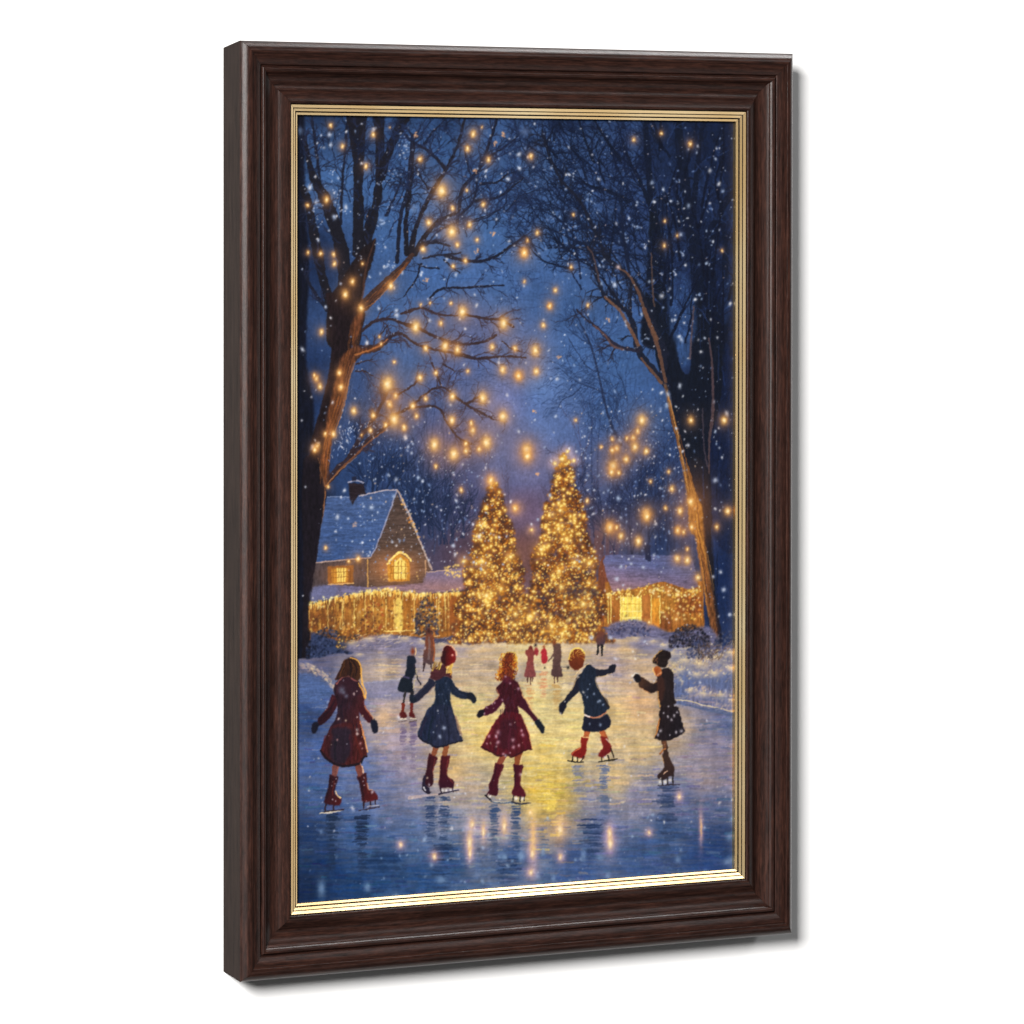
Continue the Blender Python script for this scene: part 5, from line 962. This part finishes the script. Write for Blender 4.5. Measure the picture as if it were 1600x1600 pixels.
# the brush never leaves a clean edge: a small wobble, mottled paint, blues kept greyish
wy = 2.6 * vnoise(HH, WW, 9, 9, 61) + 2.0 * vnoise(HH, WW, 4, 4, 62); wx_ = 2.6 * vnoise(HH, WW, 9, 9, 63) + 2.0 * vnoise(HH, WW, 4, 4, 64)
iy_ = np.clip(np.arange(HH)[:, None] + np.rint(wy).astype(int), 0, HH - 1); ix_ = np.clip(np.arange(WW)[None, :] + np.rint(wx_).astype(int), 0, WW - 1)
IMG = IMG[iy_, ix_]
del wy, wx_, iy_, ix_
IMG *= (1 + .055 * NF + .02 * NV + .07 * vnoise(HH, WW, 7, 7, 65))[..., None]
ex = np.clip(IMG[..., 2] - np.maximum(IMG[..., 0], IMG[..., 1]), 0, 1)
IMG[..., 2] -= ex * (.28 + .14 * np.clip((np.arange(HH) / SS + AY0 - 1180) / 120, 0, 1))[:, None]; IMG[..., 1] -= .07 * ex; IMG[..., 0] += .03 * ex
np.clip(IMG, 0, 1, out=IMG)
INK_SCALE = 0.66

# ---------------------------------------------------------------- the print sheet itself
PY = 45.57                                               # its distance off the wall
px, pz = FW / 2 - 101, FH / 2 - 101                         # half size, tucked under the gold trim
NX, NZ = 720, 1280
gx = np.linspace(-px, px, NX, dtype=np.float64); gz = np.linspace(-pz, pz, NZ, dtype=np.float64)
GX, GZ = np.meshgrid(gx, gz)
# sheet millimetres -> the drawing's own units (the drawing was laid out on a keystoned tracing, undone here)
Hm = np.array([0.8225695908837218, -0.0006151319182665438, 811.2699417666203, 0.0231451471960307, -0.9668570599727445, 784.8224510942605, 6.0976705092229754e-05, -1.7189150446633256e-06, 1.0]).reshape(3, 3)
q = Hm[2, 0] * GX + Hm[2, 1] * GZ + 1
DX = (Hm[0, 0] * GX + Hm[0, 1] * GZ + Hm[0, 2]) / q; DY = (Hm[1, 0] * GX + Hm[1, 1] * GZ + Hm[1, 2]) / q
ix = np.clip((DX - AX0) * SS - .5, 0, WW - 1.001); iy = np.clip((DY - AY0) * SS - .5, 0, HH - 1.001)
SRC = np.pad(IMG, ((1, 1), (1, 1), (0, 0)), mode='edge')
SRC = (SRC[:-2, :-2] + SRC[:-2, 2:] + SRC[2:, :-2] + SRC[2:, 2:]) * .0625 + (SRC[:-2, 1:-1] + SRC[2:, 1:-1] + SRC[1:-1, :-2] + SRC[1:-1, 2:]) * .125 + SRC[1:-1, 1:-1] * .25
x0 = ix.astype(int); y0 = iy.astype(int); fx = (ix - x0)[..., None]; fy = (iy - y0)[..., None]
C = (SRC[y0, x0] * (1 - fx) + SRC[y0, x0 + 1] * fx) * (1 - fy) + (SRC[y0 + 1, x0] * (1 - fx) + SRC[y0 + 1, x0 + 1] * fx) * fy
C = np.where(C <= 0.04045, C / 12.92, ((np.maximum(C, 0.04045) + 0.055) / 1.055) ** 2.4) * INK_SCALE
me = bpy.data.meshes.new('print')
nv = NX * NZ
me.vertices.add(nv)
co = np.empty((nv, 3), np.float32); co[:, 0] = GX.ravel() * MM; co[:, 1] = -PY * MM; co[:, 2] = GZ.ravel() * MM
me.vertices.foreach_set('co', co.ravel())
idx = np.arange(nv, dtype=np.int32).reshape(NZ, NX)
quads = np.stack([idx[:-1, :-1], idx[:-1, 1:], idx[1:, 1:], idx[1:, :-1]], -1).reshape(-1, 4)
nf = len(quads)
me.loops.add(nf * 4); me.loops.foreach_set('vertex_index', quads.ravel())
me.polygons.add(nf); me.polygons.foreach_set('loop_start', np.arange(0, nf * 4, 4, dtype=np.int32))
me.update(calc_edges=True)
at = me.color_attributes.new('paint', 'FLOAT_COLOR', 'POINT')
rgba = np.ones((nv, 4), np.float32); rgba[:, :3] = C.reshape(-1, 3); at.data.foreach_set('color', rgba.ravel())
pm, nt, b = new_mat('printed_canvas')
av = node(nt, 'ShaderNodeAttribute', attribute_name='paint'); nt.links.new(av.outputs['Color'], b.inputs['Base Color'])
b.inputs['Roughness'].default_value = 0.55; b.inputs['Specular IOR Level'].default_value = 0.10
tc = node(nt, 'ShaderNodeTexCoord'); nz = node(nt, 'ShaderNodeTexNoise', i_Scale=900.0, i_Detail=2.0); bp = node(nt, 'ShaderNodeBump', i_Strength=0.12, i_Distance=0.0002)
nt.links.new(tc.outputs['Object'], nz.inputs[0]); nt.links.new(nz.outputs[0], bp.inputs['Height']); nt.links.new(bp.outputs[0], b.inputs['Normal'])
me.materials.append(pm)
po = bpy.data.objects.new('print', me); COL.objects.link(po); po.parent = root
